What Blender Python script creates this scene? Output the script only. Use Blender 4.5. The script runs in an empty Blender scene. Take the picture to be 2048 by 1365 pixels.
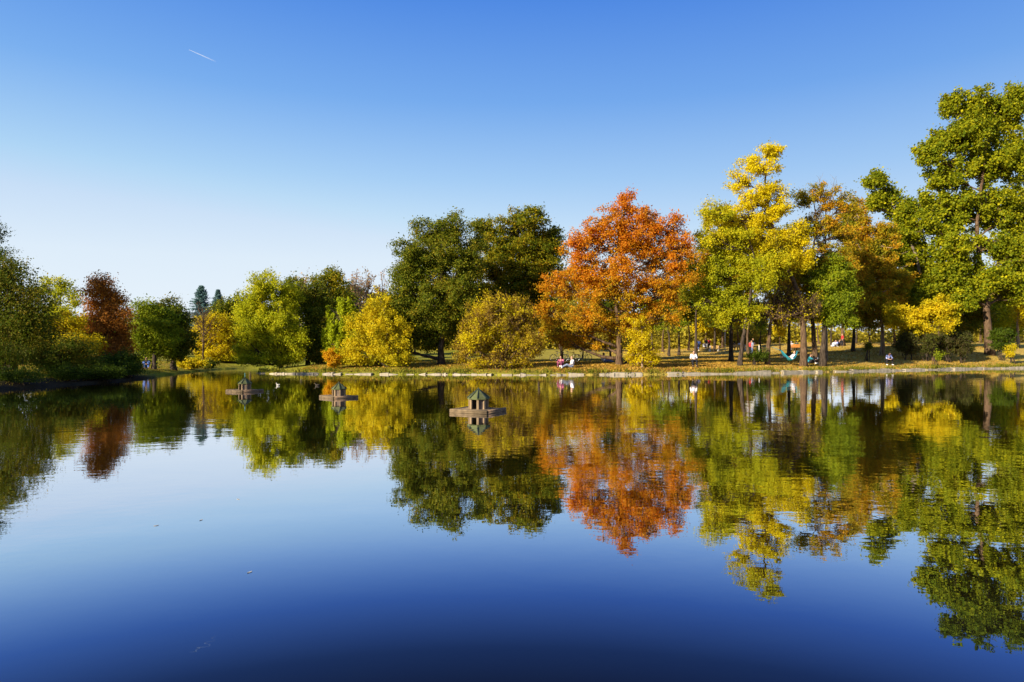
import bpy, math, random
import numpy as np
from mathutils import Vector, Matrix

S = bpy.context.scene
COL = S.collection
R = math.radians

# ------------------------------------------------------------------ camera
F, EYE, HZ = 1365.0, 1.8, 700.0            # focal length in photo pixels, eye height above the water, horizon row
cam = bpy.data.cameras.new('camera')
cam_o = bpy.data.objects.new('camera', cam); COL.objects.link(cam_o)
cam_o.location = (0, 0, EYE); cam_o.rotation_euler = (R(90), 0, 0)
cam.sensor_width = 36; cam.lens = 24; cam.shift_y = 0.0085
cam.clip_start = 0.1; cam.clip_end = 20000
S.camera = cam_o

# ------------------------------------------------------------------ light
EXPO = 1.0
SUN_AZ, SUN_EL = R(-131), R(21)            # clockwise from the view direction (+Y)
W = bpy.data.worlds.new('World'); S.world = W; W.use_nodes = True
nt = W.node_tree; nodes, links = nt.nodes, nt.links
bg = nodes['Background']
sky = nodes.new('ShaderNodeTexSky'); sky.sky_type = 'NISHITA'; sky.sun_disc = False
sky.sun_elevation = SUN_EL; sky.sun_rotation = -SUN_AZ
sky.air_density = 0.8; sky.dust_density = 1.0; sky.ozone_density = 5.0
sep = nodes.new('ShaderNodeSeparateColor'); comb = nodes.new('ShaderNodeCombineColor')
links.new(sky.outputs[0], sep.inputs[0])
for i, (k, p) in enumerate(((2.73, 2.1), (2.05, 1.36), (5.27, 0.4))):   # the photo's deep, contrasty blue
    a = nodes.new('ShaderNodeMath'); a.operation = 'POWER'; a.inputs[1].default_value = p
    b = nodes.new('ShaderNodeMath'); b.operation = 'MULTIPLY'; b.inputs[1].default_value = k
    c = nodes.new('ShaderNodeMath'); c.operation = 'MINIMUM'; c.inputs[1].default_value = (8.3, 9.0, 9.8)[i]
    links.new(sep.outputs[i], a.inputs[0]); links.new(a.outputs[0], b.inputs[0])
    links.new(b.outputs[0], c.inputs[0]); links.new(c.outputs[0], comb.inputs[i])
tcw = nodes.new('ShaderNodeTexCoord'); sxw = nodes.new('ShaderNodeSeparateXYZ'); links.new(tcw.outputs['Generated'], sxw.inputs[0])
el = nodes.new('ShaderNodeValToRGB'); cr_ = el.color_ramp
SKYC = [(0.0, (.80, .885, .97)), (0.06, (.78, .88, .965)), (0.125, (.70, .83, .955)), (0.24, (.38, .60, .90)), (0.34, (.18, .40, .84)), (0.46, (.075, .245, .76)), (1.0, (.02, .07, .33))]
while len(cr_.elements) < len(SKYC): cr_.elements.new(0.5)
for e_, (p_, c_) in zip(cr_.elements, SKYC): e_.position = p_; e_.color = (*c_, 1)
links.new(sxw.outputs[2], el.inputs[0])
up = nodes.new('ShaderNodeMix'); up.data_type = 'RGBA'; up.blend_type = 'MULTIPLY'; up.inputs[0].default_value = 1.0; up.inputs[7].default_value = (10, 10, 10, 1)
links.new(el.outputs[0], up.inputs[6])
mxw = nodes.new('ShaderNodeMix'); mxw.data_type = 'RGBA'; mxw.inputs[0].default_value = 0.80
links.new(comb.outputs[0], mxw.inputs[6]); links.new(up.outputs[2], mxw.inputs[7])
links.new(mxw.outputs[2], bg.inputs[0]); bg.inputs[1].default_value = 0.1 / 2 ** EXPO

sun = bpy.data.lights.new('sun', 'SUN'); sun.energy = 5.0; sun.angle = R(0.5); sun.color = (1.0, 0.90, 0.72)
sun_o = bpy.data.objects.new('sun', sun); COL.objects.link(sun_o)
sd = Vector((math.sin(SUN_AZ) * math.cos(SUN_EL), math.cos(SUN_AZ) * math.cos(SUN_EL), math.sin(SUN_EL)))
sun_o.rotation_euler = sd.to_track_quat('Z', 'Y').to_euler(); sun_o.location = sd * 200
S.view_settings.view_transform = 'Standard'; S.view_settings.look = 'None'
S.view_settings.exposure = EXPO; S.view_settings.gamma = 1.0
S.cycles.max_bounces = 8; S.cycles.transparent_max_bounces = 8
S.cycles.caustics_reflective = False; S.cycles.caustics_refractive = False

# ------------------------------------------------------------------ helpers
def tag(o, label=None, cat=None, group=None, kind=None):
    if label: o['label'] = label
    if cat: o['category'] = cat
    if group: o['group'] = group
    if kind: o['kind'] = kind
    return o

def thing(name, label, cat, loc=(0, 0, 0), rz=0.0, group=None):
    o = bpy.data.objects.new(name, None); COL.objects.link(o)
    o.empty_display_size = 0.3
    o.location = loc; o.rotation_euler = (0, 0, rz)
    return tag(o, label, cat, group)

def mesh_np(name, V, Q, mat, parent=None, smooth=False, mats=None, midx=None):
    """One mesh object from numpy arrays; Q is (n,4) or (n,3)."""
    V = np.ascontiguousarray(V, dtype=np.float32); Q = np.ascontiguousarray(Q, dtype=np.int32)
    me = bpy.data.meshes.new(name)
    k = Q.shape[1]
    me.vertices.add(len(V)); me.vertices.foreach_set('co', V.ravel())
    me.loops.add(Q.size); me.loops.foreach_set('vertex_index', Q.ravel())
    me.polygons.add(len(Q)); me.polygons.foreach_set('loop_start', np.arange(0, Q.size, k, dtype=np.int32))
    if midx is not None: me.polygons.foreach_set('material_index', np.asarray(midx, dtype=np.int32))
    me.polygons.foreach_set('use_smooth', np.full(len(Q), smooth, dtype=bool))
    me.update(calc_edges=True)
    for m in (mats or [mat]): me.materials.append(m)
    o = bpy.data.objects.new(name, me); COL.objects.link(o)
    if parent: o.parent = parent
    return o

class MB:
    """Collects tubes, boxes, prisms and spheres as quads (triangles are written as degenerate-free fans of quads)."""
    def __init__(s): s.V = []; s.Q = []; s.n = 0
    def add(s, V, Q):
        V = np.asarray(V, float).reshape(-1, 3); Q = np.asarray(Q, int).reshape(-1, 4)
        s.V.append(V); s.Q.append(Q + s.n); s.n += len(V)
    def tube(s, pts, rad, sides=6, caps=True):
        pts = np.asarray(pts, float); n = len(pts)
        if caps and sides % 2: sides += 1
        rad = np.broadcast_to(np.asarray(rad, float), (n,))
        t = np.gradient(pts, axis=0); t /= np.linalg.norm(t, axis=1)[:, None] + 1e-9
        ref = np.array([0, 0, 1.0]) if abs(t[0][2]) < 0.9 else np.array([1.0, 0, 0])
        u = ref - t * (t @ ref)[:, None]; u /= np.linalg.norm(u, axis=1)[:, None] + 1e-9
        w = np.cross(t, u)
        a = np.arange(sides) * 2 * math.pi / sides
        ring = pts[:, None] + rad[:, None, None] * (np.cos(a)[None, :, None] * u[:, None] + np.sin(a)[None, :, None] * w[:, None])
        i = np.arange(n - 1)[:, None] * sides; j = np.arange(sides)[None]; j2 = (j + 1) % sides
        Q = np.stack([i + j, i + j2, i + sides + j2, i + sides + j], -1).reshape(-1, 4)
        V = ring.reshape(-1, 3)
        if caps:
            k = len(V); V = np.vstack([V, pts[:1], pts[-1:]]); Q2 = []
            for q in range(0, sides, 2):
                Q2.append([k, (q + 2) % sides, (q + 1) % sides, q])
                b = (n - 1) * sides
                Q2.append([k + 1, b + q, b + (q + 1) % sides, b + (q + 2) % sides])
            Q = np.vstack([Q, Q2])
        s.add(V, Q)
    def box(s, c, size, M=None):
        x, y, z = np.array(size) / 2
        V = np.array([(a * x, b * y, d * z) for d in (-1, 1) for a, b in ((-1, -1), (1, -1), (1, 1), (-1, 1))], float)
        if M is not None: V = V @ np.asarray(M).T
        s.add(V + np.array(c), [(0, 3, 2, 1), (4, 5, 6, 7), (0, 1, 5, 4), (1, 2, 6, 5), (2, 3, 7, 6), (3, 0, 4, 7)])
    def sphere(s, c, r, n=10, m=6):
        r = np.broadcast_to(np.asarray(r, float), (3,))
        th = np.linspace(0.02, math.pi - 0.02, m + 1); a = np.arange(n) * 2 * math.pi / n
        V = np.stack([np.sin(th)[:, None] * np.cos(a), np.sin(th)[:, None] * np.sin(a), np.repeat(np.cos(th)[:, None], n, 1)], -1).reshape(-1, 3) * r + np.array(c)
        i = np.arange(m)[:, None] * n; j = np.arange(n)[None]; j2 = (j + 1) % n
        s.add(V, np.stack([i + j, i + n + j, i + n + j2, i + j2], -1).reshape(-1, 4))
    def build(s, name, mat, parent=None, smooth=False):
        return mesh_np(name, np.vstack(s.V), np.vstack(s.Q), mat, parent, smooth)

def rz(a):
    c, s_ = math.cos(a), math.sin(a)
    return np.array([(c, -s_, 0), (s_, c, 0), (0, 0, 1.0)])

def dup(root, loc, rotz, label, group=None, scale=1.0):
    r = root.copy(); COL.objects.link(r); r.location = loc; r.rotation_euler = (0, 0, rotz); r['label'] = label
    r.scale = (scale, scale, scale) if np.isscalar(scale) else scale
    if group: r['group'] = group
    for ch in list(root.children):
        c = ch.copy(); COL.objects.link(c); c.parent = r
        for g in list(ch.children):
            d = g.copy(); COL.objects.link(d); d.parent = c
    return r

# ------------------------------------------------------------------ materials
def newmat(name):
    m = bpy.data.materials.new(name); m.use_nodes = True
    n = m.node_tree.nodes; n.clear()
    out = n.new('ShaderNodeOutputMaterial')
    return m, n, m.node_tree.links, out

def ramp(n, cols, interp='LINEAR'):
    r = n.new('ShaderNodeValToRGB'); r.color_ramp.interpolation = interp
    el = r.color_ramp.elements
    while len(el) < len(cols): el.new(0.5)
    for i, c in enumerate(cols):
        p, c = c if isinstance(c[1], tuple) else (i / (len(cols) - 1), c)
        el[i].position = p; el[i].color = (*c, 1)
    return r

def mat_plain(name, col, rough=0.7, var=0.15, scale=8.0, bump=0.0, metal=0.0, spec=0.3):
    m, n, l, out = newmat(name)
    b = n.new('ShaderNodeBsdfPrincipled'); b.inputs['Roughness'].default_value = rough; b.inputs['Metallic'].default_value = metal
    b.inputs['Specular IOR Level'].default_value = spec
    tc = n.new('ShaderNodeTexCoord'); nz = n.new('ShaderNodeTexNoise'); nz.inputs['Scale'].default_value = scale; nz.inputs['Detail'].default_value = 5
    l.new(tc.outputs['Object'], nz.inputs['Vector'])
    r = ramp(n, [tuple(c * (1 - var) for c in col), tuple(min(1, c * (1 + var)) for c in col)])
    r.color_ramp.elements[0].position = 0.3; r.color_ramp.elements[1].position = 0.7
    l.new(nz.outputs['Fac'], r.inputs[0]); l.new(r.outputs[0], b.inputs['Base Color'])
    if bump:
        bp = n.new('ShaderNodeBump'); bp.inputs['Strength'].default_value = bump; bp.inputs['Distance'].default_value = 0.02
        l.new(nz.outputs['Fac'], bp.inputs['Height']); l.new(bp.outputs[0], b.inputs['Normal'])
    l.new(b.outputs[0], out.inputs[0])
    return m

def mat_bark(name, c1, c2):
    m, n, l, out = newmat(name)
    b = n.new('ShaderNodeBsdfPrincipled'); b.inputs['Roughness'].default_value = 0.9; b.inputs['Specular IOR Level'].default_value = 0.1
    tc = n.new('ShaderNodeTexCoord'); mp = n.new('ShaderNodeMapping'); mp.inputs['Scale'].default_value = (6, 6, 1.2)
    nz = n.new('ShaderNodeTexNoise'); nz.inputs['Scale'].default_value = 2.0; nz.inputs['Detail'].default_value = 6
    l.new(tc.outputs['Object'], mp.inputs[0]); l.new(mp.outputs[0], nz.inputs['Vector'])
    r = ramp(n, [(0.35, c1), (0.65, c2)]); l.new(nz.outputs['Fac'], r.inputs[0]); l.new(r.outputs[0], b.inputs['Base Color'])
    bp = n.new('ShaderNodeBump'); bp.inputs['Strength'].default_value = 0.8; bp.inputs['Distance'].default_value = 0.05
    l.new(nz.outputs['Fac'], bp.inputs['Height']); l.new(bp.outputs[0], b.inputs['Normal'])
    l.new(b.outputs[0], out.inputs[0])
    return m

def mat_leaf(name, cols, patch=0.45, mixp=0.52, transl=0.48, gain=1.45, zmix=None):
    """Leaf colours: patches of the crown turn at different times (noise), each leaf differs a little (island)."""
    m, n, l, out = newmat(name)
    tc = n.new('ShaderNodeTexCoord'); nz = n.new('ShaderNodeTexNoise'); nz.inputs['Scale'].default_value = patch; nz.inputs['Detail'].default_value = 4
    nz.inputs['Roughness'].default_value = 0.75
    oi = n.new('ShaderNodeObjectInfo'); ad = n.new('ShaderNodeVectorMath'); ad.operation = 'ADD'
    sc = n.new('ShaderNodeVectorMath'); sc.operation = 'SCALE'; sc.inputs[3].default_value = 1.0
    l.new(oi.outputs['Location'], sc.inputs[0])
    l.new(tc.outputs['Object'], ad.inputs[0]); l.new(sc.outputs[0], ad.inputs[1]); l.new(ad.outputs[0], nz.inputs['Vector'])
    st = n.new('ShaderNodeMapRange'); st.inputs[1].default_value = 0.3; st.inputs[2].default_value = 0.7
    l.new(nz.outputs['Fac'], st.inputs[0])
    ge = n.new('ShaderNodeNewGeometry'); mx = n.new('ShaderNodeMix'); mx.inputs[0].default_value = 1 - mixp
    l.new(st.outputs[0], mx.inputs[2]); l.new(ge.outputs['Random Per Island'], mx.inputs[3])
    fac = mx.outputs[0]
    if zmix:                                     # (z0, z1, amount): leaves turn from the top down
        sx = n.new('ShaderNodeSeparateXYZ'); l.new(tc.outputs['Object'], sx.inputs[0])
        mr = n.new('ShaderNodeMapRange'); mr.inputs[1].default_value = zmix[0]; mr.inputs[2].default_value = zmix[1]; l.new(sx.outputs[2], mr.inputs[0])
        m2 = n.new('ShaderNodeMix'); m2.inputs[0].default_value = zmix[2]; l.new(fac, m2.inputs[2]); l.new(mr.outputs[0], m2.inputs[3]); fac = m2.outputs[0]
    r = ramp(n, [tuple(x * gain for x in c) for c in cols]); l.new(fac, r.inputs[0])
    d = n.new('ShaderNodeBsdfPrincipled'); d.inputs['Roughness'].default_value = 0.55; d.inputs['Specular IOR Level'].default_value = 0.08
    t = n.new('ShaderNodeBsdfTranslucent')
    mxs = n.new('ShaderNodeMixShader'); mxs.inputs[0].default_value = transl
    l.new(r.outputs[0], d.inputs['Base Color']); l.new(r.outputs[0], t.inputs[0])
    l.new(d.outputs[0], mxs.inputs[1]); l.new(t.outputs[0], mxs.inputs[2]); l.new(mxs.outputs[0], out.inputs[0])
    return m

BARK_GREY = mat_bark('bark_grey', (0.10, 0.075, 0.05), (0.28, 0.22, 0.16))
BARK_DARK = mat_bark('bark_dark', (0.025, 0.018, 0.012), (0.09, 0.065, 0.045))
BARK_BROWN = mat_bark('bark_brown', (0.05, 0.03, 0.016), (0.16, 0.10, 0.058))
BARK_PALE = mat_bark('bark_pale', (0.16, 0.10, 0.06), (0.42, 0.30, 0.19))

DG, MG, LG = (0.020, 0.034, 0.004), (0.065, 0.095, 0.006), (0.16, 0.20, 0.008)
YG, YE, GO = (0.31, 0.33, 0.008), (0.53, 0.44, 0.006), (0.50, 0.29, 0.006)
OR, RD, BR, OL = (0.50, 0.14, 0.008), (0.34, 0.055, 0.008), (0.15, 0.065, 0.018), (0.14, 0.11, 0.01)
LEAF = dict(
    dark=mat_leaf('leaf_dark_green', [DG, DG, MG, MG, OL]),
    dark_y=mat_leaf('leaf_dark_green_turning', [DG, MG, (0.09, 0.10, 0.007), OL, (0.32, 0.22, 0.01)], mixp=.45),
    maple=mat_leaf('leaf_green_turning_brown', [DG, (0.06, 0.085, 0.006), (0.11, 0.125, 0.008), (0.19, 0.17, 0.01), (0.30, 0.16, 0.012)], mixp=.42),
    maple_y=mat_leaf('leaf_green_turning_yellow', [DG, MG, (0.14, 0.14, 0.006), (0.28, 0.21, 0.008), (0.36, 0.17, 0.01)], mixp=.45),
    green=mat_leaf('leaf_mid_green', [MG, (0.11, 0.14, 0.007), LG, (0.24, 0.24, 0.008), YG], mixp=.5),
    poplar=mat_leaf('leaf_poplar', [MG, (0.11, 0.14, 0.006), (0.18, 0.19, 0.006), (0.28, 0.26, 0.008), YE], mixp=.4),
    lime=mat_leaf('leaf_lime', [(0.12, 0.15, 0.008), (0.22, 0.26, 0.008), (0.30, 0.32, 0.008), YG]),
    ygreen=mat_leaf('leaf_yellow_green', [(0.09, 0.11, 0.006), (0.20, 0.20, 0.008), YG, (0.40, 0.34, 0.008), YE], mixp=.5, patch=.7),
    yellow=mat_leaf('leaf_yellow', [(0.10, 0.12, 0.006), (0.27, 0.24, 0.008), (0.43, 0.34, 0.008), (0.52, 0.39, 0.008), (0.46, 0.28, 0.008)], mixp=.6, patch=.45),
    gold=mat_leaf('leaf_gold', [OL, (0.34, 0.24, 0.008), YE, GO]),
    goldbush=mat_leaf('leaf_gold_and_brown', [(0.10, 0.055, 0.02), (0.18, 0.11, 0.02), (0.34, 0.24, 0.01), YE, YE], mixp=.7, patch=.55),
    red=mat_leaf('leaf_red_orange', [(0.10, 0.10, 0.010), (0.36, 0.25, 0.010), (0.46, 0.19, 0.008), (0.44, 0.125, 0.008), (0.30, 0.05, 0.008)], mixp=.6, patch=.45, zmix=(3, 13, 0.36), gain=1.4),
    orange=mat_leaf('leaf_orange', [OL, (0.42, 0.22, 0.008), GO, OR]),
    obrown=mat_leaf('leaf_orange_brown', [(0.06, 0.09, 0.006), (0.13, 0.14, 0.008), (0.32, 0.23, 0.01), (0.44, 0.20, 0.01), (0.50, 0.33, 0.008)], mixp=.66, patch=.42),
    brown=mat_leaf('leaf_red_brown', [(0.12, 0.06, 0.02), (0.22, 0.09, 0.018), (0.36, 0.13, 0.012), (0.44, 0.20, 0.012)]),
    locust=mat_leaf('leaf_locust_yellow', [(0.09, 0.12, 0.006), (0.26, 0.24, 0.008), (0.44, 0.34, 0.006), YE, (0.50, 0.26, 0.008)], mixp=.6, patch=.4, zmix=(2, 16, 0.28)),
    locust_green=mat_leaf('leaf_locust_green', [(0.07, 0.11, 0.006), (0.17, 0.19, 0.008), (0.30, 0.29, 0.008), (0.46, 0.37, 0.008), (0.46, 0.24, 0.01)], mixp=.62, patch=.38, zmix=(2, 14, 0.3)),
    conifer=mat_leaf('needle_blue_green', [(0.04, 0.085, 0.08), (0.07, 0.13, 0.12), (0.12, 0.19, 0.18)], transl=.2),
    purple=mat_leaf('leaf_dark_purple', [(0.03, 0.03, 0.01), (0.06, 0.045, 0.018), (0.07, 0.08, 0.012), (0.12, 0.11, 0.015)]),
    twig=mat_leaf('twig_brown', [(0.08, 0.05, 0.03), (0.20, 0.13, 0.08)], transl=0.0),
    pink=mat_leaf('leaf_faded_pink', [(0.22, 0.13, 0.06), (0.38, 0.22, 0.12), (0.30, 0.24, 0.05)]),
)

# ------------------------------------------------------------------ terrain
SHORE = np.array([(-21, 1), (-22, 12), (-22.6, 25), (-22.8, 31), (-22.4, 37), (-22.6, 42), (-24.2, 48), (-25.6, 55), (-26.6, 61), (-26.0, 66), (-23.5, 66.5),
                  (-21.2, 60), (-20.0, 53.5), (-18.2, 51.0), (-15.5, 50.2), (-10.5, 49.6), (-6, 49.2), (-1.5, 48.6), (2.0, 48.2), (4.5, 48.5), (9, 48.9), (13.8, 50.0),
                  (20.2, 52.3), (27.6, 56.0), (36.7, 60.4), (44.5, 64.2), (50, 66.3), (60, 70), (70, 71), (76, 60), (77, 30), (70, 1)], float)

def catmull(P, k=8):
    out = []
    n = len(P)
    for i in range(n - 1):
        p0, p1, p2, p3 = P[max(0, i - 1)], P[i], P[i + 1], P[min(n - 1, i + 2)]
        for t in np.arange(k) / k:
            out.append(0.5 * ((2 * p1) + (p2 - p0) * t + (2 * p0 - 5 * p1 + 4 * p2 - p3) * t * t + (3 * p1 - p0 - 3 * p2 + p3) * t ** 3))
    out.append(P[-1])
    return np.array(out)
rs = np.random.RandomState(5)
SH = catmull(SHORE)
SH[1:-1] += rs.normal(0, 0.05, SH[1:-1].shape)
LAKE = np.vstack([SH, SH[:1]])

def shore_dist(X, Y):
    """Distance to the waterline: positive on land, negative in the lake."""
    X = np.atleast_1d(np.asarray(X, float)); Y = np.atleast_1d(np.asarray(Y, float))
    d2 = np.full(X.shape, 1e12); ins = np.zeros(X.shape, bool)
    for (ax, ay), (bx, by) in zip(LAKE[:-1], LAKE[1:]):
        dx, dy = bx - ax, by - ay
        t = np.clip(((X - ax) * dx + (Y - ay) * dy) / (dx * dx + dy * dy + 1e-12), 0, 1)
        d2 = np.minimum(d2, (X - ax - t * dx) ** 2 + (Y - ay - t * dy) ** 2)
        c = ((ay > Y) != (by > Y))
        if abs(dy) > 1e-12:
            ins ^= c & (X < (Y - ay) * dx / dy + ax)
    d = np.sqrt(d2)
    return np.where(ins, -d, d)

def sstep(a, b, x):
    t = np.clip((x - a) / (b - a), 0, 1); return t * t * (3 - 2 * t)

def ground_z(X, Y, s=None):
    X = np.atleast_1d(np.asarray(X, float)); Y = np.atleast_1d(np.asarray(Y, float))
    if s is None: s = shore_dist(X, Y)
    left = sstep(-20, -23, X)
    k = 0.10 + 0.22 * sstep(0.25, 1.6, s) + 0.34 * sstep(0.6, 6, s) + 0.25 * sstep(5, 30, s) + 1.0 * sstep(22, 58, s)
    z = np.interp(s, [-6, -0.6, -0.02], [-1.4, -0.5, -0.12])
    z = np.where(s > -0.02, k, z)
    z = z + np.where(s > 0, 1.45 * sstep(22, 52, X) * sstep(1.5, 13, s), 0)
    z = z + np.where(s > 0.5, 0.05 * np.sin(X * 0.7 + Y * 0.4) * np.cos(Y * 0.55 - X * 0.2) * sstep(0.5, 3, s), 0)
    z = z - np.where((Y < 2) & (s > 0), 0.0, 0)
    return z

def gz(x, y): return float(ground_z(x, y)[0])
def PX(x, d): return (x - 1024) * d / F                     # photo column at a depth -> X
def at(x, d): X = PX(x, d); return (X, d, gz(X, d))
def P3(x, y, d): return np.array([PX(x, d), d, EYE + (HZ - y) * d / F])

gx = np.concatenate([[-3000, -1200, -500, -250, -150, -110], np.arange(-90, -30, 2.0), np.arange(-30, 62, 0.5), np.arange(62, 130, 2.0), [140, 170, 250, 500, 1200, 3000]])
gy = np.concatenate([[-600, -200, -60, -20, -6], np.arange(-2, 28, 1.5), np.arange(28, 78, 0.5), np.arange(78, 170, 2.0), [180, 220, 300, 500, 1200, 4000]])
GX, GY = np.meshgrid(gx, gy); GZ = ground_z(GX.ravel(), GY.ravel())
ny, nx = GX.shape
i = (np.arange(ny - 1)[:, None] * nx + np.arange(nx - 1)[None]).ravel()
Q = np.stack([i, i + 1, i + nx + 1, i + nx], 1)

m, n, l, out = newmat('park_ground')
tc = n.new('ShaderNodeTexCoord')
def noise(scale, det=5, rough=0.6):
    z = n.new('ShaderNodeTexNoise'); z.inputs['Scale'].default_value = scale; z.inputs['Detail'].default_value = det; z.inputs['Roughness'].default_value = rough
    l.new(tc.outputs['Object'], z.inputs['Vector']); return z
n1, n2, n3 = noise(0.12), noise(1.3), noise(9, 4)
sx = n.new('ShaderNodeSeparateXYZ'); l.new(tc.outputs['Object'], sx.inputs[0])
dry = n.new('ShaderNodeMapRange'); dry.inputs[1].default_value = -5; dry.inputs[2].default_value = 24; l.new(sx.outputs[0], dry.inputs[0])
am = n.new('ShaderNodeMath'); am.operation = 'MULTIPLY_ADD'; am.inputs[1].default_value = 1.3; am.inputs[2].default_value = -0.5; l.new(n1.outputs['Fac'], am.inputs[0])
ad = n.new('ShaderNodeMath'); ad.operation = 'ADD'; ad.use_clamp = True; l.new(dry.outputs[0], ad.inputs[0]); l.new(am.outputs[0], ad.inputs[1])
grass = ramp(n, [(0.3, (0.09, 0.12, 0.010)), (0.7, (0.30, 0.29, 0.02))]); l.new(n2.outputs['Fac'], grass.inputs[0])
tan = ramp(n, [(0.3, (0.34, 0.22, 0.05)), (0.5, (0.54, 0.36, 0.08)), (0.7, (0.50, 0.37, 0.05))]); l.new(n2.outputs['Fac'], tan.inputs[0])
mx = n.new('ShaderNodeMix'); mx.data_type = 'RGBA'; l.new(ad.outputs[0], mx.inputs[0]); l.new(grass.outputs[0], mx.inputs[6]); l.new(tan.outputs[0], mx.inputs[7])
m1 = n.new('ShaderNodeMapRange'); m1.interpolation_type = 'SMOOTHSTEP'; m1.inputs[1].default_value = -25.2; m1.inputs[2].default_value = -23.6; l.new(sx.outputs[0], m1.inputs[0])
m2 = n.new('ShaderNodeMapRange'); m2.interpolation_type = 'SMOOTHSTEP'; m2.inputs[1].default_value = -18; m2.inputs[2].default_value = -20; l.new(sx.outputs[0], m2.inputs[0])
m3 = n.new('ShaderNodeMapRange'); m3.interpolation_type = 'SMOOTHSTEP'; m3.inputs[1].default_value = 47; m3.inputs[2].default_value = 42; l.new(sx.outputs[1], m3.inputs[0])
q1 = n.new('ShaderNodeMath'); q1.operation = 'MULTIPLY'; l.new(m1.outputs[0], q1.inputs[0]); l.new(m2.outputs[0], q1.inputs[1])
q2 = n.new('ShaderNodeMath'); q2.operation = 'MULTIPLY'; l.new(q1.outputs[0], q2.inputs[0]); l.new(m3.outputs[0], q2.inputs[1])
mud_shade = n.new('ShaderNodeMix'); mud_shade.data_type = 'RGBA'; mud_shade.inputs[7].default_value = (0.035, 0.026, 0.014, 1)      # dark mud edge, with the left bank's shade put into its colour
l.new(q2.outputs[0], mud_shade.inputs[0]); l.new(mx.outputs[2], mud_shade.inputs[6]); mx = mud_shade
sp = ramp(n, [(0.35, (0.64, 0.64, 0.64)), (0.65, (1.3, 1.3, 1.3))]); l.new(n3.outputs['Fac'], sp.inputs[0])
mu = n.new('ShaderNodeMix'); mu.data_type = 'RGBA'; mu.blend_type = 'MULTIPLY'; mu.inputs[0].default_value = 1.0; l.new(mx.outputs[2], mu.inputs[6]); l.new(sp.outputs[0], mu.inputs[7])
b = n.new('ShaderNodeBsdfPrincipled'); b.inputs['Roughness'].default_value = 0.95; b.inputs['Specular IOR Level'].default_value = 0.05
bp = n.new('ShaderNodeBump'); bp.inputs['Strength'].default_value = 0.6; bp.inputs['Distance'].default_value = 0.06
l.new(n3.outputs['Fac'], bp.inputs['Height']); l.new(bp.outputs[0], b.inputs['Normal'])
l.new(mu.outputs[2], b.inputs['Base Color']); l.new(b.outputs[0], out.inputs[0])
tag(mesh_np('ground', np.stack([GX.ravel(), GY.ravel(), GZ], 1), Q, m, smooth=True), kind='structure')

# ------------------------------------------------------------------ water
m, n, l, out = newmat('lake_water')
tc = n.new('ShaderNodeTexCoord')
def wav(scale, xs, ys, det, rough=0.5):
    mp = n.new('ShaderNodeMapping'); mp.inputs['Scale'].default_value = (xs, ys, 1)
    z = n.new('ShaderNodeTexNoise'); z.inputs['Scale'].default_value = scale; z.inputs['Detail'].default_value = det; z.inputs['Roughness'].default_value = rough
    l.new(tc.outputs['Object'], mp.inputs[0]); l.new(mp.outputs[0], z.inputs['Vector']); return z
wa, wb, wc = wav(1.1, 0.8, 1.0, 2), wav(4.5, 0.8, 1.0, 2), wav(0.07, 1, 1, 2)
amp = n.new('ShaderNodeMapRange'); amp.inputs[1].default_value = 0.42; amp.inputs[2].default_value = 0.6; amp.inputs[3].default_value = 0.22; amp.inputs[4].default_value = 1.0
l.new(wc.outputs['Fac'], amp.inputs[0])
h1 = n.new('ShaderNodeMath'); h1.operation = 'MULTIPLY'; h1.inputs[1].default_value = 0.30; l.new(wb.outputs['Fac'], h1.inputs[0])
h2 = n.new('ShaderNodeMath'); h2.operation = 'ADD'; l.new(wa.outputs['Fac'], h2.inputs[0]); l.new(h1.outputs[0], h2.inputs[1])
h3 = n.new('ShaderNodeMath'); h3.operation = 'MULTIPLY'; l.new(h2.outputs[0], h3.inputs[0]); l.new(amp.outputs[0], h3.inputs[1])
bp = n.new('ShaderNodeBump'); bp.inputs['Strength'].default_value = 1.0; bp.inputs['Distance'].default_value = 0.0085
l.new(h3.outputs[0], bp.inputs['Height'])
lw = n.new('ShaderNodeLayerWeight'); lw.inputs[0].default_value = 0.5
fr = ramp(n, [(0.40, (0.03,) * 3), (0.56, (0.06,) * 3), (0.60, (0.13,) * 3), (0.66, (0.38,) * 3), (0.73, (0.68,) * 3), (0.775, (0.82,) * 3), (0.88, (0.93,) * 3), (1.0, (0.97,) * 3)])
l.new(lw.outputs['Facing'], fr.inputs[0])
body = n.new('ShaderNodeBsdfDiffuse'); bd = ramp(n, [(0.60, (0.004, 0.005, 0.007)), (0.78, (0.022, 0.018, 0.004)), (0.9, (0.034, 0.027, 0.004))])
l.new(lw.outputs['Facing'], bd.inputs[0]); l.new(bd.outputs[0], body.inputs[0])
gl = n.new('ShaderNodeBsdfGlossy'); gl.inputs['Roughness'].default_value = 0.0; 
gt = ramp(n, [(0.55, (0.42, 0.55, 0.85)), (0.66, (0.34, 0.53, 1.0)), (0.75, (0.88, 0.92, 1.0)), (0.82, (0.97, 0.97, 1.0))]); l.new(lw.outputs['Facing'], gt.inputs[0]); l.new(gt.outputs[0], gl.inputs[0])
l.new(bp.outputs[0], gl.inputs['Normal'])
ms = n.new('ShaderNodeMixShader'); l.new(fr.outputs[0], ms.inputs[0]); l.new(body.outputs[0], ms.inputs[1]); l.new(gl.outputs[0], ms.inputs[2])
l.new(ms.outputs[0], out.inputs[0])
xs = np.linspace(-40, 90, 14); ys = np.linspace(-1, 80, 9)
A, B = np.meshgrid(xs, ys); i = (np.arange(8)[:, None] * 14 + np.arange(13)[None]).ravel()
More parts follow.
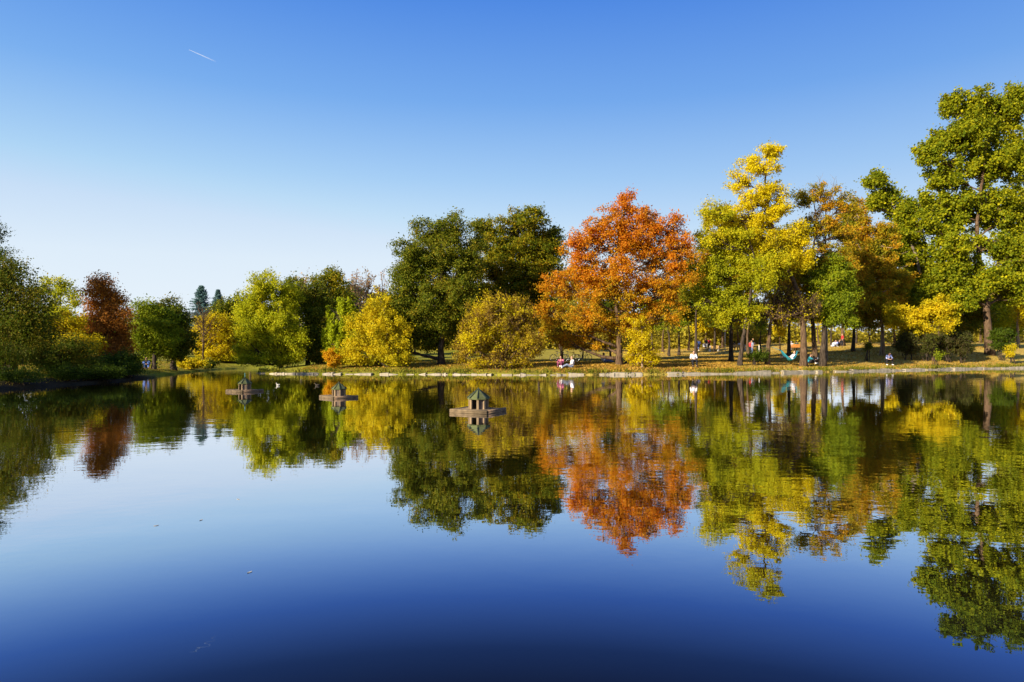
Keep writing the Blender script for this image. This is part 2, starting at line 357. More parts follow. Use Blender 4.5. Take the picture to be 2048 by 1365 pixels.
tag(mesh_np('lake_water', np.stack([A.ravel(), B.ravel(), 0 * A.ravel()], 1), np.stack([i, i + 1, i + 15, i + 14], 1), m), kind='structure')

# ------------------------------------------------------------------ stone kerb along the far bank
STONE = mat_plain('bank_stone', (0.35, 0.29, 0.195), 0.85, 0.35, 3.0, 0.5)
rk = random.Random(3)
kb = MB()
seg = [p for p in SH if p[1] > 40 and p[0] > -19.5]
acc = np.concatenate([[0], np.cumsum(np.linalg.norm(np.diff(seg, axis=0), axis=1))])
seg = np.array(seg)
def along(t):
    return np.array([np.interp(t, acc, seg[:, 0]), np.interp(t, acc, seg[:, 1])])
t = 0.0
while t < acc[-1] - 2:
    L = rk.uniform(0.7, 2.2) if t > 24 else rk.uniform(.3, .9)
    a, b_ = along(t), along(t + L)
    dv = (b_ - a) / (np.linalg.norm(b_ - a) + 1e-9); nv = np.array([dv[1], -dv[0]])       # towards the water
    if nv[1] > 0: nv = -nv
    gap = rk.choice([0.02, 0.03, 0.06, 0.02, 0.35])
    a2, b2 = a, a + dv * (np.linalg.norm(b_ - a) - gap)
    hgt = rk.uniform(0.07, 0.17) if t > 24 else rk.uniform(.02, .11); out_ = rk.uniform(0.14, 0.24); sk = rk.uniform(-0.045, 0.045)
    V = []
    for p, dz in ((a2, sk), (b2, -sk)):
        V += [(*(p + nv * out_), -0.25), (*(p + nv * (out_ - 0.10)), hgt + dz), (*(p - nv * 0.35), hgt + 0.03 + dz), (*(p - nv * 0.35), -0.25)]
    if rk.random() > (.09 if a[0] > 4 else .16): kb.add(V, [(0, 1, 5, 4), (1, 2, 6, 5), (2, 3, 7, 6), (3, 0, 4, 7), (0, 3, 2, 1), (4, 5, 6, 7)])
    t += L
tag(kb.build('kerb', STONE), kind='structure')

# ------------------------------------------------------------------ trees
def unit(v): return v / (np.linalg.norm(v, axis=-1, keepdims=True) + 1e-9)

def leaf_mesh(rng, C, size, out_dir, up=0.3, outw=0.7, droop=None, aspect=0.62):
    n = len(C)
    nrm = unit(rng.normal(0, 1, (n, 3)) * 1.0 + out_dir * outw + np.array([0, 0, up]))
    tg = rng.normal(0, 1, (n, 3))
    if droop is not None: tg = tg * 0.35 + np.array([0, 0, -1.0])
    tg = unit(tg - nrm * (tg * nrm).sum(1)[:, None]); bt = np.cross(nrm, tg)
    L = (size * rng.uniform(0.5, 1.5, n))[:, None] * 0.5; Wd = L * aspect
    V = np.stack([C - tg * L, C + bt * Wd - tg * L * 0.1, C + tg * L, C - bt * Wd - tg * L * 0.1], 1).reshape(-1, 3)
    return V, np.arange(4 * n).reshape(-1, 4)

def bez(a, b, c, n):
    t = np.linspace(0, 1, n)[:, None]
    return (1 - t) ** 2 * a + 2 * (1 - t) * t * b + t * t * c

def tree(name, label, x, d, trunk, blobs, leaf, bark=BARK_DARK, r0=0.2, cr=0.75, dens=1.6, nl=70, ls=0.17, seed=1, cat='tree',
         group=None, droop=False, depth=1.0, twigs=0, stems=0, flat=0.7, zoff=None, limbr=0.35, aspect=0.62, upb=0.3, rise=0.0):
    """trunk: [(px,py)...] from above the ground to the top; blobs: crown masses (px,py,rx,ry[,depth offset m]) at depth d."""
    rng = np.random.RandomState(seed)
    dens *= 1.5; nl = int(nl * 2.8); ls *= 0.80
    k = d / F
    X0 = PX(x, d); base = np.array([X0, d, gz(X0, d)])
    root = thing(name, label, cat, tuple(base), group=group)
    tm = MB()
    tp = [base - np.array([0, 0, 0.25])] + [P3(px, py, d) for px, py in trunk]
    tp = np.array(tp); tp[1:, 1] += rng.normal(0, 0.15, len(tp) - 1)
    tt = np.linspace(0, 1, len(tp)); fine = np.linspace(0, 1, max(8, 4 * len(tp)))
    path = np.stack([np.interp(fine, tt, tp[:, q]) for q in range(3)], 1)
    if len(tp) > 2:
        for _ in range(4): path[1:-1] = (path[:-2] + 2 * path[1:-1] + path[2:]) / 4
        path[1:-1] += rng.normal(0, r0 * 0.10, path[1:-1].shape)
    rad = r0 * (1 - 0.86 * fine) * (1 + 0.55 * np.exp(-fine * len(fine) * 0.7))
    if stems and r0 > .08: twigs = max(twigs, .5)
    if stems:                                      # several stems from one foot
        for q in range(stems):
            bl = blobs[q % len(blobs)]
            tip = P3(bl[0] + rng.uniform(-.5, .5) * bl[2], bl[1] - bl[3] * 0.2, d); tip[1] += rng.uniform(-1, 1) * bl[2] * k * 0.7
            foot = base + np.array([rng.uniform(-.35, .35), rng.uniform(-.3, .3), -0.15])
            tm.tube(bez(foot, (foot + tip) / 2 + np.array([0, 0, 0.3 * np.linalg.norm(tip - foot)]) * 0.6 + rng.normal(0, .1, 3), tip, 8), np.linspace(r0 * rng.uniform(.3, .6), 0.015, 8), 5)
    else:
        tm.tube(path, rad, 8)
    LV, LQ, nV = [], [], 0
    ctr = np.array([np.mean([b[0] for b in blobs]), np.mean([b[1] for b in blobs])]) if blobs else (x, 600)
    cc3 = P3(ctr[0], ctr[1], d)
    for bi, bl in enumerate(blobs):
        px, py, rx, ry = bl[:4]
        rx, ry = rx * k, ry * k
        c = P3(px, py, d)
        c[1] += bl[4] if len(bl) > 4 else rng.uniform(-0.5, 0.5) * rx * depth
        R3 = np.array([rx, max(rx, 0.6 * ry) * depth * 0.9, ry])
        ncl = max(4, int(dens * math.pi * rx * ry / (cr * cr)))
        u = unit(rng.normal(0, 1, (ncl, 3))); rr = rng.uniform(0, 1, ncl) ** (1 / 2.0) * np.where(rng.uniform(0, 1, ncl) < 0.16, rng.uniform(1.05, 1.28, ncl), 0.97)
        cl = c + u * rr[:, None] * R3
        zmin = base[2] + (0.2 if stems else 0.5)
        cl[:, 2] = np.maximum(cl[:, 2], zmin + rng.uniform(0, 0.4, ncl))
        # limb from the trunk
        if not stems:
            hd = math.hypot(c[0] - path[-1, 0], c[1] - path[-1, 1])
            zt = c[2] - 0.45 * math.hypot(c[0] - np.interp(c[2], path[:, 2], path[:, 0]), c[1] - base[1]) - 0.25 * ry
            ii = int(np.clip(np.searchsorted(path[:, 2], zt), 2, len(path) - 1))
            a = path[ii]; end = c + np.array([0, 0, 0.3 * ry])
            mid = (a + end) / 2 + np.array([0, 0, -0.12 * np.linalg.norm(end - a)]) + rng.normal(0, 0.05, 3) * np.linalg.norm(end - a)
            lp = bez(a, mid, end, 9); lr = max(0.03, rad[ii] * limbr * 1.6)
            lp[1:-1] += rng.normal(0, 0.04, lp[1:-1].shape)
            tm.tube(lp, np.linspace(min(lr, rad[ii] * 0.9), 0.02, 9), 5)
            nb = min(ncl, 32)
            for q in rng.choice(ncl, nb, replace=False):
                s_ = lp[rng.randint(3, 9)]
                e = cl[q]; mm = (s_ + e) / 2 + np.array([0, 0, -0.08]) * np.linalg.norm(e - s_) + rng.normal(0, 0.06, 3) * np.linalg.norm(e - s_)
                tm.tube(bez(s_, mm, e, 5), np.linspace(0.045, 0.012, 5) * (d / 55), 4, False)
        if twigs:
            for q in range(int(twigs * ncl)):
                s_ = cl[rng.randint(ncl)]; dv = unit(rng.normal(0, 1, 3) * 0.5 + unit(s_ - base) * 0.5 + np.array([0, 0, 0.7])) * rng.uniform(.5, 1.6)
                tm.tube(bez(s_ - dv * 0.5, s_ + rng.normal(0, .12, 3), s_ + dv * 0.5, 4), np.linspace(0.018, 0.006, 4) * (d / 55), 3, False)
        if nl:
            cs = cr * rng.uniform(0.55, 1.25, ncl)
            cnt = np.maximum(3, (nl * (cs / cr) ** 2 * rng.uniform(0.7, 1.3, ncl)).astype(int))
            idx = np.repeat(np.arange(ncl), cnt); N = len(idx)
            off = rng.normal(0, 0.39, (N, 3)) * cs[idx][:, None] * np.array([1, 1, flat])
            ax = unit(rng.normal(0, 1, (ncl, 3)) * (0.45 if stems else 0.8) + unit(cl - (base if stems else c)) * 0.9 + np.array([0, 0, rise]))     # sprays follow the twigs outwards
            off += ax[idx] * (rng.normal(0.1, 0.55 if stems else 0.42, N) * cs[idx])[:, None]
            if droop:
                off[:, :2] *= 0.45; off[:, 2] = -rng.uniform(0, 2.2, N) * cs[idx]
            C = cl[idx] + off
            C[:, 2] = np.maximum(C[:, 2], base[2] + 0.12)
            od = unit(unit(C - c) * 0.6 + unit(C - cc3) * 0.5 + unit(off) * 0.5)
            V, Q = leaf_mesh(rng, C, ls * d / 55.0, od, up=upb, droop=droop or None, aspect=aspect)
            LV.append(V); LQ.append(Q + nV); nV += len(V)
    o = tm.build('trunk', bark, root, True); o.data.transform(Matrix.Translation(-Vector(base)))
    if LV:
        o = mesh_np('crown', np.vstack(LV) - base, np.vstack(LQ), LEAF[leaf], root)
    return root

def bare(name, label, x, d, ytop, spread, seed, bark=BARK_GREY, r0=0.14, n=26, cat='tree', group=None, lean=0, trunk_top=0.55, leaf=None, nl=6, ls=0.16):
    """A leafless tree: trunk, rising branches, fine twigs; optionally a few last leaves."""
    rng = np.random.RandomState(seed); k = d / F
    X0 = PX(x, d); base = np.array([X0, d, gz(X0, d)]); top = P3(x + lean, ytop, d)
    hgt = top[2] - base[2]; root = thing(name, label, cat, tuple(base), group=group)
    tm = MB(); tips = []
    path = bez(base - np.array([0, 0, .2]), base * .5 + top * .5 + rng.normal(0, .2, 3), top - np.array([0, 0, hgt * .12]), 10)
    rad = np.linspace(r0, 0.02, 10); tm.tube(path, rad, 6)
    for q in range(n):
        f = rng.uniform(0.3, 0.95); s_ = path[int(f * 9)]
        a = rng.uniform(0, 2 * math.pi); ln = hgt * rng.uniform(.14, .34) * (1.25 - f)
        e = s_ + np.array([math.cos(a) * spread * k * rng.uniform(.4, 1) * (1.3 - f), math.sin(a) * spread * k * .8 * (1.3 - f), ln + hgt * .05])
        br = bez(s_, (s_ + e) / 2 + np.array([math.cos(a), math.sin(a), -.3]) * .12 * ln, e, 6)
        tm.tube(br, np.linspace(max(.02, r0 * .32 * (1.1 - f)), .008, 6), 4, False)
        for w in range(7):
            p = br[rng.randint(2, 6)]; dv = unit(rng.normal(0, 1, 3) * .7 + unit(e - s_) + np.array([0, 0, .4])) * ln * rng.uniform(.2, .5)
            tm.tube(np.array([p, p + dv * .5 + rng.normal(0, .04, 3), p + dv]), np.array([.014, .010, .006]) * d / 60, 3, False); tips.append(p + dv)
    o = tm.build('trunk', bark, root, True); o.data.transform(Matrix.Translation(-Vector(base)))
    if leaf:
        C = np.repeat(np.array(tips), nl, 0); C = C + rng.normal(0, .18, C.shape)
        V, Q = leaf_mesh(rng, C, ls * d / 55, unit(C - base), .3)
        mesh_np('crown', V - base, Q, LEAF[leaf], root)
    return root

def conifer(label, x, d, ytop, hw, seed):
    rng = np.random.RandomState(seed); k = d / F
    X0 = PX(x, d); base = np.array([X0, d, gz(X0, d)]); zt = P3(x, ytop, d)[2]; hgt = zt - base[2]
    root = thing('conifer_tree', label, 'tree', tuple(base), group='conifers at the head of the lake')
    tm = MB(); tm.tube(np.array([base - [0, 0, .2], base + [0, 0, hgt * .5], base + [0, 0, hgt]]), [.16, .09, .015], 6)
    C = []; 
    for lev in np.arange(0.22, 1.0, 0.017):
        rr = hw * k * (1.03 - lev) ** 0.9 * 2.1
        for q in range(8):
            a = rng.uniform(0, 6.283); L = rr * rng.uniform(.55, 1.15); s_ = base + np.array([0, 0, hgt * lev])
            e = s_ + np.array([math.cos(a) * L, math.sin(a) * L, -0.10 * L + .1])
            tm.tube(np.array([s_, (s_ + e) / 2 + [0, 0, .05], e]), [.03, .02, .008], 3, False)
            f = rng.uniform(.15, 1.05, 55)[:, None]
            C.append(s_ + (e - s_) * f + rng.normal(0, .13, (55, 3)) * np.array([1, 1, .55]) * (0.22 + L * .42))
    C = np.vstack(C)
    V, Q = leaf_mesh(rng, C, np.full(len(C), .20), unit(C - base - np.array([0, 0, hgt * .4])), .2, aspect=.3)
    o = tm.build('trunk', BARK_DARK, root, True); o.data.transform(Matrix.Translation(-Vector(base)))
    mesh_np('crown', V - base, Q, LEAF['conifer'], root)

GL, GH, GR, GB, GS = ('trees on the left bank', 'trees at the head of the lake', 'trees along the right bank', 'trees on the lawn behind the bank', 'bushes along the bank')

# ---- left bank
tree('poplar_tree', 'slim dark poplar cut by the left photo edge, rising above the big dark tree', -22, 42, [(-22, 600), (-22, 430)],
     [(-18, 465, 26, 40), (-14, 520, 34, 50), (-18, 585, 40, 60)], 'dark', r0=.25, seed=11, group=GL, cr=.55, ls=.15)
tree('leafy_tree', 'big dark green broadleaf tree filling the left edge of the photo', 22, 38, [(22, 700), (24, 620), (20, 560)],
     [(15, 600, 78, 70), (62, 650, 44, 60), (-35, 640, 70, 90), (20, 548, 42, 32), (72, 605, 30, 45), (30, 690, 70, 40), (-10, 560, 40, 50)], 'dark_y', r0=.3, seed=12, group=GL, dens=1.9, ls=.19)
tree('leafy_tree', 'thin pale yellow airy tree rising behind the big dark tree on the left', 115, 64, [(118, 690), (120, 620), (122, 555)],
     [(88, 575, 14, 26), (122, 575, 17, 30), (146, 600, 15, 24), (102, 620, 24, 30), (130, 630, 24, 25)], 'ygreen', BARK_GREY, .16, cr=.6, dens=1.1, nl=45, seed=13, group=GL)
tree('chestnut_tree', 'reddish brown pointed chestnut tree on the left bank', 208, 46, [(206, 680), (206, 620), (206, 560)],
     [(206, 580, 30, 28), (202, 622, 44, 38), (226, 655, 38, 42), (182, 665, 38, 38), (215, 700, 46, 25), (240, 690, 24, 30)], 'brown', BARK_DARK, .22, cr=.6, seed=14, group=GL, dens=1.8, nl=80)
tree('leafy_tree', 'golden yellow low tree in front of the reddish brown chestnut', 142, 44, [(142, 690), (142, 650)],
     [(140, 660, 40, 35), (172, 692, 42, 24), (112, 672, 34, 32), (150, 695, 45, 22)], 'gold', BARK_DARK, .14, cr=.55, seed=15, group=GL, nl=80)
tree('hedge_bush', 'dark rounded evergreen bush at the water on the left bank', 232, 40.5, [], [(232, 735, 40, 30), (203, 738, 26, 26), (260, 747, 16, 18), (220, 750, 44, 14)], 'dark',
     BARK_DARK, .1, cr=.4, dens=2.4, nl=110, ls=.13, seed=16, cat='bush', group=GS, stems=7)
tree('leafy_bush', 'sprawling olive green bush left of the dark evergreen bush', 128, 38, [], [(134, 728, 42, 34), (98, 745, 16, 20), (172, 742, 30, 24), (150, 700, 40, 20), (100, 710, 35, 25)], 'dark_y',
     BARK_DARK, .1, cr=.5, dens=1.9, seed=17, cat='bush', group=GS, stems=8)
tree('leafy_bush', 'shaded olive bush in the lower left corner of the trees, at the photo edge', 2, 35, [], [(5, 712, 40, 26), (-30, 690, 40, 50), (-6, 750, 20, 18)], 'dark_y', BARK_DARK, .1, cr=.55,
     seed=18, cat='bush', group=GS, stems=6)
for q, (bx, bd, bl, blb) in enumerate(((48, 32.6, 'low dark shrub overhanging the water nearest the left photo edge', [(48, 772, 36, 12), (10, 776, 26, 10)]),
        (140, 35.6, 'low dark shrub overhanging the water below the sprawling olive bush', [(140, 764, 34, 13), (112, 768, 22, 10)]),
        (205, 37.8, 'low dark shrub overhanging the water below the dark evergreen bush', [(205, 758, 36, 12), (236, 757, 26, 9)]))):
    tree('small_bush', bl, bx, bd, [], blb, 'dark', BARK_DARK, .06, cr=.35, dens=2.2, nl=80, ls=.13, seed=180 + q, cat='bush', group=GS, stems=6)
bare('bare_tree', 'small leafless tree between the brown chestnut and the round green trees', 262, 66, 600, 26, 19, group=GL, n=18, r0=.09)
tree('leafy_tree', 'round green tree with yellow-lit side, left one of the lawn pair', 308, 50.5, [(308, 700), (308, 640)],
     [(310, 650, 40, 44), (326, 685, 34, 28), (294, 690, 30, 30), (280, 660, 18, 30), (300, 625, 26, 22)], 'green', BARK_DARK, .2, cr=.55, seed=20, group=GL, dens=1.9, nl=80)
tree('leafy_tree', 'round darker green tree with a thick trunk, right one of the lawn pair', 347, 53, [(347, 700), (348, 640)],
     [(352, 650, 34, 44), (340, 630, 30, 26), (362, 690, 28, 30), (335, 695, 32, 24)], 'dark_y', BARK_DARK, .24, cr=.55, seed=21, group=GL, dens=1.9, nl=80)
tree('leafy_tree', 'dark broadleaf tree on the left bank, outside the left photo edge', -330, 27, [(-330, 600), (-330, 500)], [(-330, 520, 110, 90), (-270, 600, 80, 90), (-400, 600, 90, 90), (-320, 420, 70, 60)], 'dark_y', r0=.3, seed=90, group=GL, dens=1.4, cr=.8)
tree('leafy_tree', 'green broadleaf tree on the left bank, furthest outside the left photo edge', -560, 20, [(-560, 600), (-560, 450)], [(-560, 480, 150, 120), (-480, 580, 110, 100), (-650, 580, 120, 110)], 'green', r0=.3, seed=91, group=GL, dens=1.2, cr=.8)
tree('leafy_tree', 'dark broadleaf tree outside the left photo edge, back from the water', -480, 28, [(-480, 600), (-480, 450)], [(-480, 470, 130, 120), (-420, 560, 100, 100), (-540, 580, 110, 90), (-480, 640, 130, 60)], 'dark', r0=.3, seed=92, group=GL, dens=1.3, cr=.8)
tree('leafy_tree', 'olive broadleaf tree outside the left photo edge, standing farthest back', -700, 24, [(-700, 600), (-700, 450)], [(-700, 470, 150, 120), (-620, 560, 110, 100), (-760, 580, 110, 90), (-700, 640, 150, 60)], 'maple', r0=.3, seed=93, group=GL, dens=1.3, cr=.8)
# ---- head of the lake
conifer('taller of the two blue-green conifers at the head of the lake', 403, 80, 572, 30, 22)
conifer('shorter blue-green conifer right of the taller one', 436, 84, 580, 22, 23)
bare('bare_tree', 'brown nearly leafless tree in front of the taller conifer', 405, 66, 598, 46, 24, BARK_BROWN, .10, 60, group=GH)
tree('leafy_tree', 'small dark green round tree right of the conifers', 463, 76, [(463, 680), (463, 620)], [(466, 615, 26, 28), (448, 640, 24, 30), (478, 650, 22, 40)], 'maple', BARK_DARK, .2, cr=.7, seed=25, group=GH)
tree('leafy_tree', 'spreading golden tree over the head of the lake', 428, 69, [(428, 700), (425, 660)],
     [(430, 660, 36, 38), (405, 690, 26, 34), (455, 695, 30, 36), (436, 722, 42, 18), (470, 670, 20, 36)], 'gold', BARK_DARK, .2, cr=.7, seed=26, group=GH, dens=1.4)
tree('leafy_bush', 'low bright yellow bush on the grass beside the dark round tree', 380, 56.5, [], [(382, 727, 20, 9), (368, 731, 12, 6)], 'yellow', BARK_DARK, .06, cr=.35, seed=27, cat='bush', group=GS, stems=4)
tree('leafy_bush', 'small grey-green bush at the tip of the left bank', 413, 60, [], [(413, 735, 13, 11)], 'dark_y', BARK_DARK, .06, cr=.35, seed=28, cat='bush', group=GS, stems=4)
tree('leafy_bush', 'pale yellow bush at the far end of the water', 447, 68.5, [], [(447, 728, 18, 14), (470, 732, 18, 10)], 'ygreen', BARK_DARK, .06, cr=.45, seed=29, cat='bush', group=GS, stems=5)
tree('willow_tree', 'broad yellow-green willow overhanging the water at the end of the lake', 560, 54.5, [(560, 700), (552, 640), (545, 580)],
     [(538, 582, 44, 34), (575, 590, 30, 26), (505, 620, 34, 34), (522, 648, 46, 48), (552, 680, 55, 46), (502, 700, 28, 36), (590, 690, 28, 40), (530, 730, 46, 14), (570, 720, 36, 24), (560, 640, 44, 40)],
     'ygreen', BARK_DARK, .22, cr=.5, dens=1.3, nl=70, ls=.16, seed=30, group=GH, flat=.9)
tree('leafy_tree', 'shaded green tree right behind the broad willow', 616, 57.5, [(616, 700), (612, 620)],
     [(600, 592, 34, 40), (632, 598, 28, 34), (626, 650, 32, 56), (612, 700, 40, 38), (640, 700, 26, 36)], 'maple', BARK_DARK, .2, cr=.65, seed=31, group=GH, dens=1.8)
bare('bare_tree', 'reddish thinning tree poking up behind the broad willow', 603, 72, 545, 40, 32, BARK_GREY, .16, 34, group=GH, leaf='pink', nl=3)
tree('leafy_tree', 'olive round-topped tree between the willow and the tall dark maple', 660, 74, [(660, 700), (660, 600)],
     [(660, 560, 28, 24), (648, 592, 28, 28), (676, 600, 22, 34), (655, 640, 34, 40), (680, 650, 24, 40)], 'maple_y', BARK_DARK, .22, cr=.75, seed=33, group=GH, dens=1.5)
for q, (bx, by, bl) in enumerate(((712, 534, 'leftmost slim bare poplar of the three behind the yellow tree'), (737, 532, 'middle slim bare poplar of the three behind the yellow tree'),
                                 (764, 536, 'slim bare poplar nearest the tall dark maple'))):
    bare('bare_poplar', bl, bx, 78 + q, by, 22, 34 + q, BARK_GREY, .14, 34, group='bare poplars', leaf='pink', nl=2)
tree('willow_tree', 'bright lime green weeping willow left of the yellow tree', 676, 55, [(676, 680), (682, 620), (686, 598)],
     [(690, 606, 18, 18), (670, 630, 22, 30), (660, 672, 19, 30), (686, 660, 26, 36), (704, 630, 18, 30), (676, 696, 24, 20)], 'lime', BARK_DARK, .15, cr=.5, dens=1.8, nl=80, seed=38, group=GH, droop=True)
tree('leafy_tree', 'spreading bright yellow many-stemmed tree at the water', 782, 52.5, [(782, 700)],
     [(758, 622, 40, 28), (730, 660, 42, 40), (776, 668, 46, 40), (718, 698, 42, 30), (784, 712, 42, 26), (704, 715, 24, 20), (745, 728, 40, 12)], 'yellow', BARK_DARK, .16, cr=.45,
     dens=1.05, nl=60, seed=39, group=GR, stems=12)
tree('leafy_bush', 'small orange bush on the bank below the lime willow', 667, 52, [], [(667, 722, 13, 18), (660, 712, 10, 10)], 'orange', BARK_DARK, .06, cr=.3, seed=40, cat='bush', group=GS, stems=4)
tree('leafy_bush', 'small grey-green shrub between the broad willow and the lime willow', 636, 56, [], [(637, 719, 13, 15)], 'dark_y', BARK_DARK, .06, cr=.35, seed=41, cat='bush', group=GS, stems=4)
# ---- right bank
tree('maple_tree', 'tall dark green maple with a thick dark trunk left of centre', 882, 55, [(882, 690), (880, 600), (885, 500), (885, 450)],
     [(868, 462, 52, 30), (908, 462, 36, 28), (836, 512, 46, 46), (892, 520, 56, 52), (812, 585, 36, 44), (850, 620, 56, 46), (905, 610, 42, 56), (806, 650, 22, 36), (858, 680, 46, 22), (925, 560, 30, 50), (800, 625, 28, 56), (826, 545, 42, 40), (945, 510, 24, 56), (885, 655, 50, 24), (790, 690, 24, 26), (880, 580, 50, 40)],
     'maple', BARK_DARK, .28, cr=.62, dens=1.4, nl=80, seed=50, group=GR)
tree('maple_tree', 'tall green maple with yellowing top right of the dark maple', 1000, 62, [(1000, 690), (1005, 600), (1010, 480)],
     [(966, 466, 28, 36), (1040, 446, 50, 26), (1015, 495, 66, 42), (1068, 500, 40, 46), (995, 548, 56, 44), (1055, 560, 46, 46), (1094, 482, 24, 28), (1020, 600, 60, 40), (960, 600, 40, 40), (1085, 540, 30, 40), (1105, 500, 24, 40), (1050, 620, 56, 40), (985, 640, 50, 40)],
     'maple_y', BARK_DARK, .28, cr=.65, dens=1.4, nl=80, seed=51, group=GR)
tree('maple_tree', 'thick leaning dark trunk standing just right of the dark maple trunk', 928, 59, [(920, 690), (914, 620), (925, 560)], [(935, 600, 30, 36), (915, 640, 26, 30)], 'maple', BARK_DARK, .26, seed=52, group=GR)
tree('leafy_bush', 'big golden and brown bush hanging over the bank at centre', 1000, 51, [(1000, 700)],
     [(1000, 632, 50, 46), (1038, 640, 36, 46), (952, 665, 36, 38), (1058, 690, 32, 40), (1000, 690, 66, 42), (936, 700, 26, 36), (1000, 728, 76, 16), (965, 625, 30, 22)], 'goldbush', BARK_BROWN, .12, cr=.42,
     dens=1.1, nl=45, seed=53, cat='bush', group=GS, stems=30, twigs=2.5, ls=.15)
tree('maple_tree', 'large spreading orange-red maple on the bank', 1238, 54, [(1238, 690), (1232, 620), (1228, 540), (1240, 450)],
     [(1250, 414, 30, 24), (1205, 452, 44, 28), (1296, 436, 42, 26), (1345, 462, 34, 28), (1155, 505, 40, 36), (1240, 500, 66, 44), (1325, 520, 56, 44), (1118, 570, 36, 38), (1190, 580, 60, 42),
      (1280, 585, 66, 42), (1105, 632, 38, 34), (1165, 642, 52, 34), (1235, 650, 56, 30), (1345, 580, 38, 36), (1118, 680, 26, 16), (1190, 685, 46, 20), (1265, 470, 60, 34), (1165, 548, 42, 30), (1215, 545, 46, 34), (1362, 505, 26, 36), (1350, 548, 38, 36), (1330, 625, 44, 26), (1290, 640, 40, 26), (1250, 398, 14, 16), (1180, 480, 34, 24)],
     'red', BARK_BROWN, .27, cr=.58, dens=.9, nl=68, seed=54, group=GR)
tree('maple_tree', 'small orange-brown maple with a thin black trunk beside the golden bush', 1123, 57.5, [(1123, 690), (1125, 640)], [(1128, 668, 30, 22), (1150, 660, 30, 24), (1100, 660, 24, 24)], 'obrown', BARK_DARK, .16, cr=.5, seed=55, group=GR)
tree('young_tree', 'slender yellow sapling with a shrubby base in front of the orange-red maple', 1284, 51.5, [(1284, 690), (1283, 640)],
     [(1278, 655, 22, 22), (1292, 688, 22, 24), (1272, 690, 18, 20), (1292, 726, 26, 14), (1270, 730, 20, 10)], 'gold', BARK_PALE, .07, cr=.45, dens=1.3, nl=50, seed=56, group=GR)
tree('locust_tree', 'tallest yellow locust with a thick pale trunk by the hammock', 1607, 57, [(1607, 650), (1600, 590), (1578, 552), (1556, 490), (1540, 430), (1530, 350), (1535, 296)],
     [(1545, 304, 38, 17), (1498, 318, 22, 10), (1520, 342, 36, 19), (1480, 366, 25, 17), (1545, 382, 40, 22), (1500, 398, 34, 22), (1468, 428, 28, 20), (1556, 420, 38, 25), (1525, 442, 46, 25), (1590, 470, 34, 26), (1560, 520, 34, 20), (1500, 470, 44, 30), (1455, 455, 26, 22), (1600, 520, 30, 24), (1530, 490, 44, 28)],
     'locust', BARK_BROWN, .27, cr=.5, dens=.95, nl=55, seed=57, group=GR, limbr=.3)
tree('locust_tree', 'broad yellow-green locust in front of the tallest yellow one', 1480, 55.5, [(1482, 690), (1496, 600), (1512, 530), (1490, 450)],
     [(1430, 428, 28, 18), (1420, 480, 28, 28), (1455, 480, 48, 32), (1482, 526, 46, 36), (1432, 540, 38, 30), (1414, 580, 24, 22), (1470, 590, 46, 30), (1512, 556, 36, 34), (1432, 606, 24, 20), (1548, 530, 30, 20), (1480, 612, 26, 16), (1446, 636, 38, 18), (1500, 628, 34, 18), (1404, 600, 22, 28)],
     'locust_green', BARK_DARK, .2, cr=.6, dens=1.4, nl=70, seed=58, group=GR)
tree('leafy_tree', 'dead-looking brown twiggy tree with a rough trunk left of the hammock', 1535, 57, [(1537, 660), (1545, 610), (1560, 570)], [(1570, 600, 42, 30), (1555, 630, 36, 22), (1605, 615, 34, 30), (1520, 620, 26, 24)],
     'goldbush', BARK_BROWN, .2, cr=.6, dens=1.3, nl=12, twigs=9, seed=59, group=GR)
tree('maple_tree', 'tall orange-brown tree with bare top twigs right of the tallest locust', 1630, 60, [(1626, 650), (1614, 590), (1614, 550), (1632, 465), (1624, 400)],
     [(1605, 398, 26, 20), (1642, 388, 30, 17), (1662, 410, 26, 22), (1692, 418, 22, 16), (1645, 450, 40, 25), (1684, 468, 30, 24), (1660, 506, 40, 25), (1606, 472, 28, 26), (1600, 535, 38, 28), (1640, 540, 36, 26), (1580, 570, 30, 26), (1680, 540, 34, 26)],
     'obrown', BARK_BROWN, .22, cr=.5, dens=.85, nl=50, seed=60, group=GR, twigs=.5)
tree('leafy_tree', 'olive tree filling the gap between the orange-red maple and the broad locust', 1392, 70, [(1392, 650), (1395, 580)], [(1385, 560, 36, 44), (1405, 530, 30, 36), (1370, 610, 40, 34), (1415, 610, 36, 36)], 'maple_y', BARK_DARK, .18, cr=.7, dens=1.2, seed=94, group=GR)
tree('maple_tree', 'orange-brown maple whose top shows at the upper left of the broad locust', 1462, 63, [(1462, 650), (1458, 560), (1445, 470)], [(1428, 432, 34, 18), (1466, 462, 40, 28), (1440, 500, 40, 32), (1490, 490, 36, 30), (1470, 550, 50, 40), (1420, 560, 34, 36)], 'obrown', BARK_DARK, .2, cr=.6, dens=1.2, seed=95, group=GR)
tree('leafy_tree', 'dark mixed tree with bare twigs behind the trunk of the tallest locust', 1578, 66, [(1578, 650), (1580, 560)], [(1570, 480, 40, 36), (1600, 545, 52, 46), (1555, 560, 44, 46), (1590, 610, 60, 36), (1540, 500, 34, 36)], 'maple_y', BARK_DARK, .2, cr=.65, dens=1.1, seed=96, group=GR, twigs=1)
tree('maple_tree', 'green and gold maple behind the light green tree', 1706, 78, [(1706, 650), (1704, 560)], [(1702, 456, 34, 34), (1725, 520, 50, 50), (1690, 560, 46, 46), (1740, 590, 50, 40), (1690, 620, 44, 26)], 'maple_y', BARK_DARK, .22, cr=.75, dens=1.2, seed=97, group=GR)
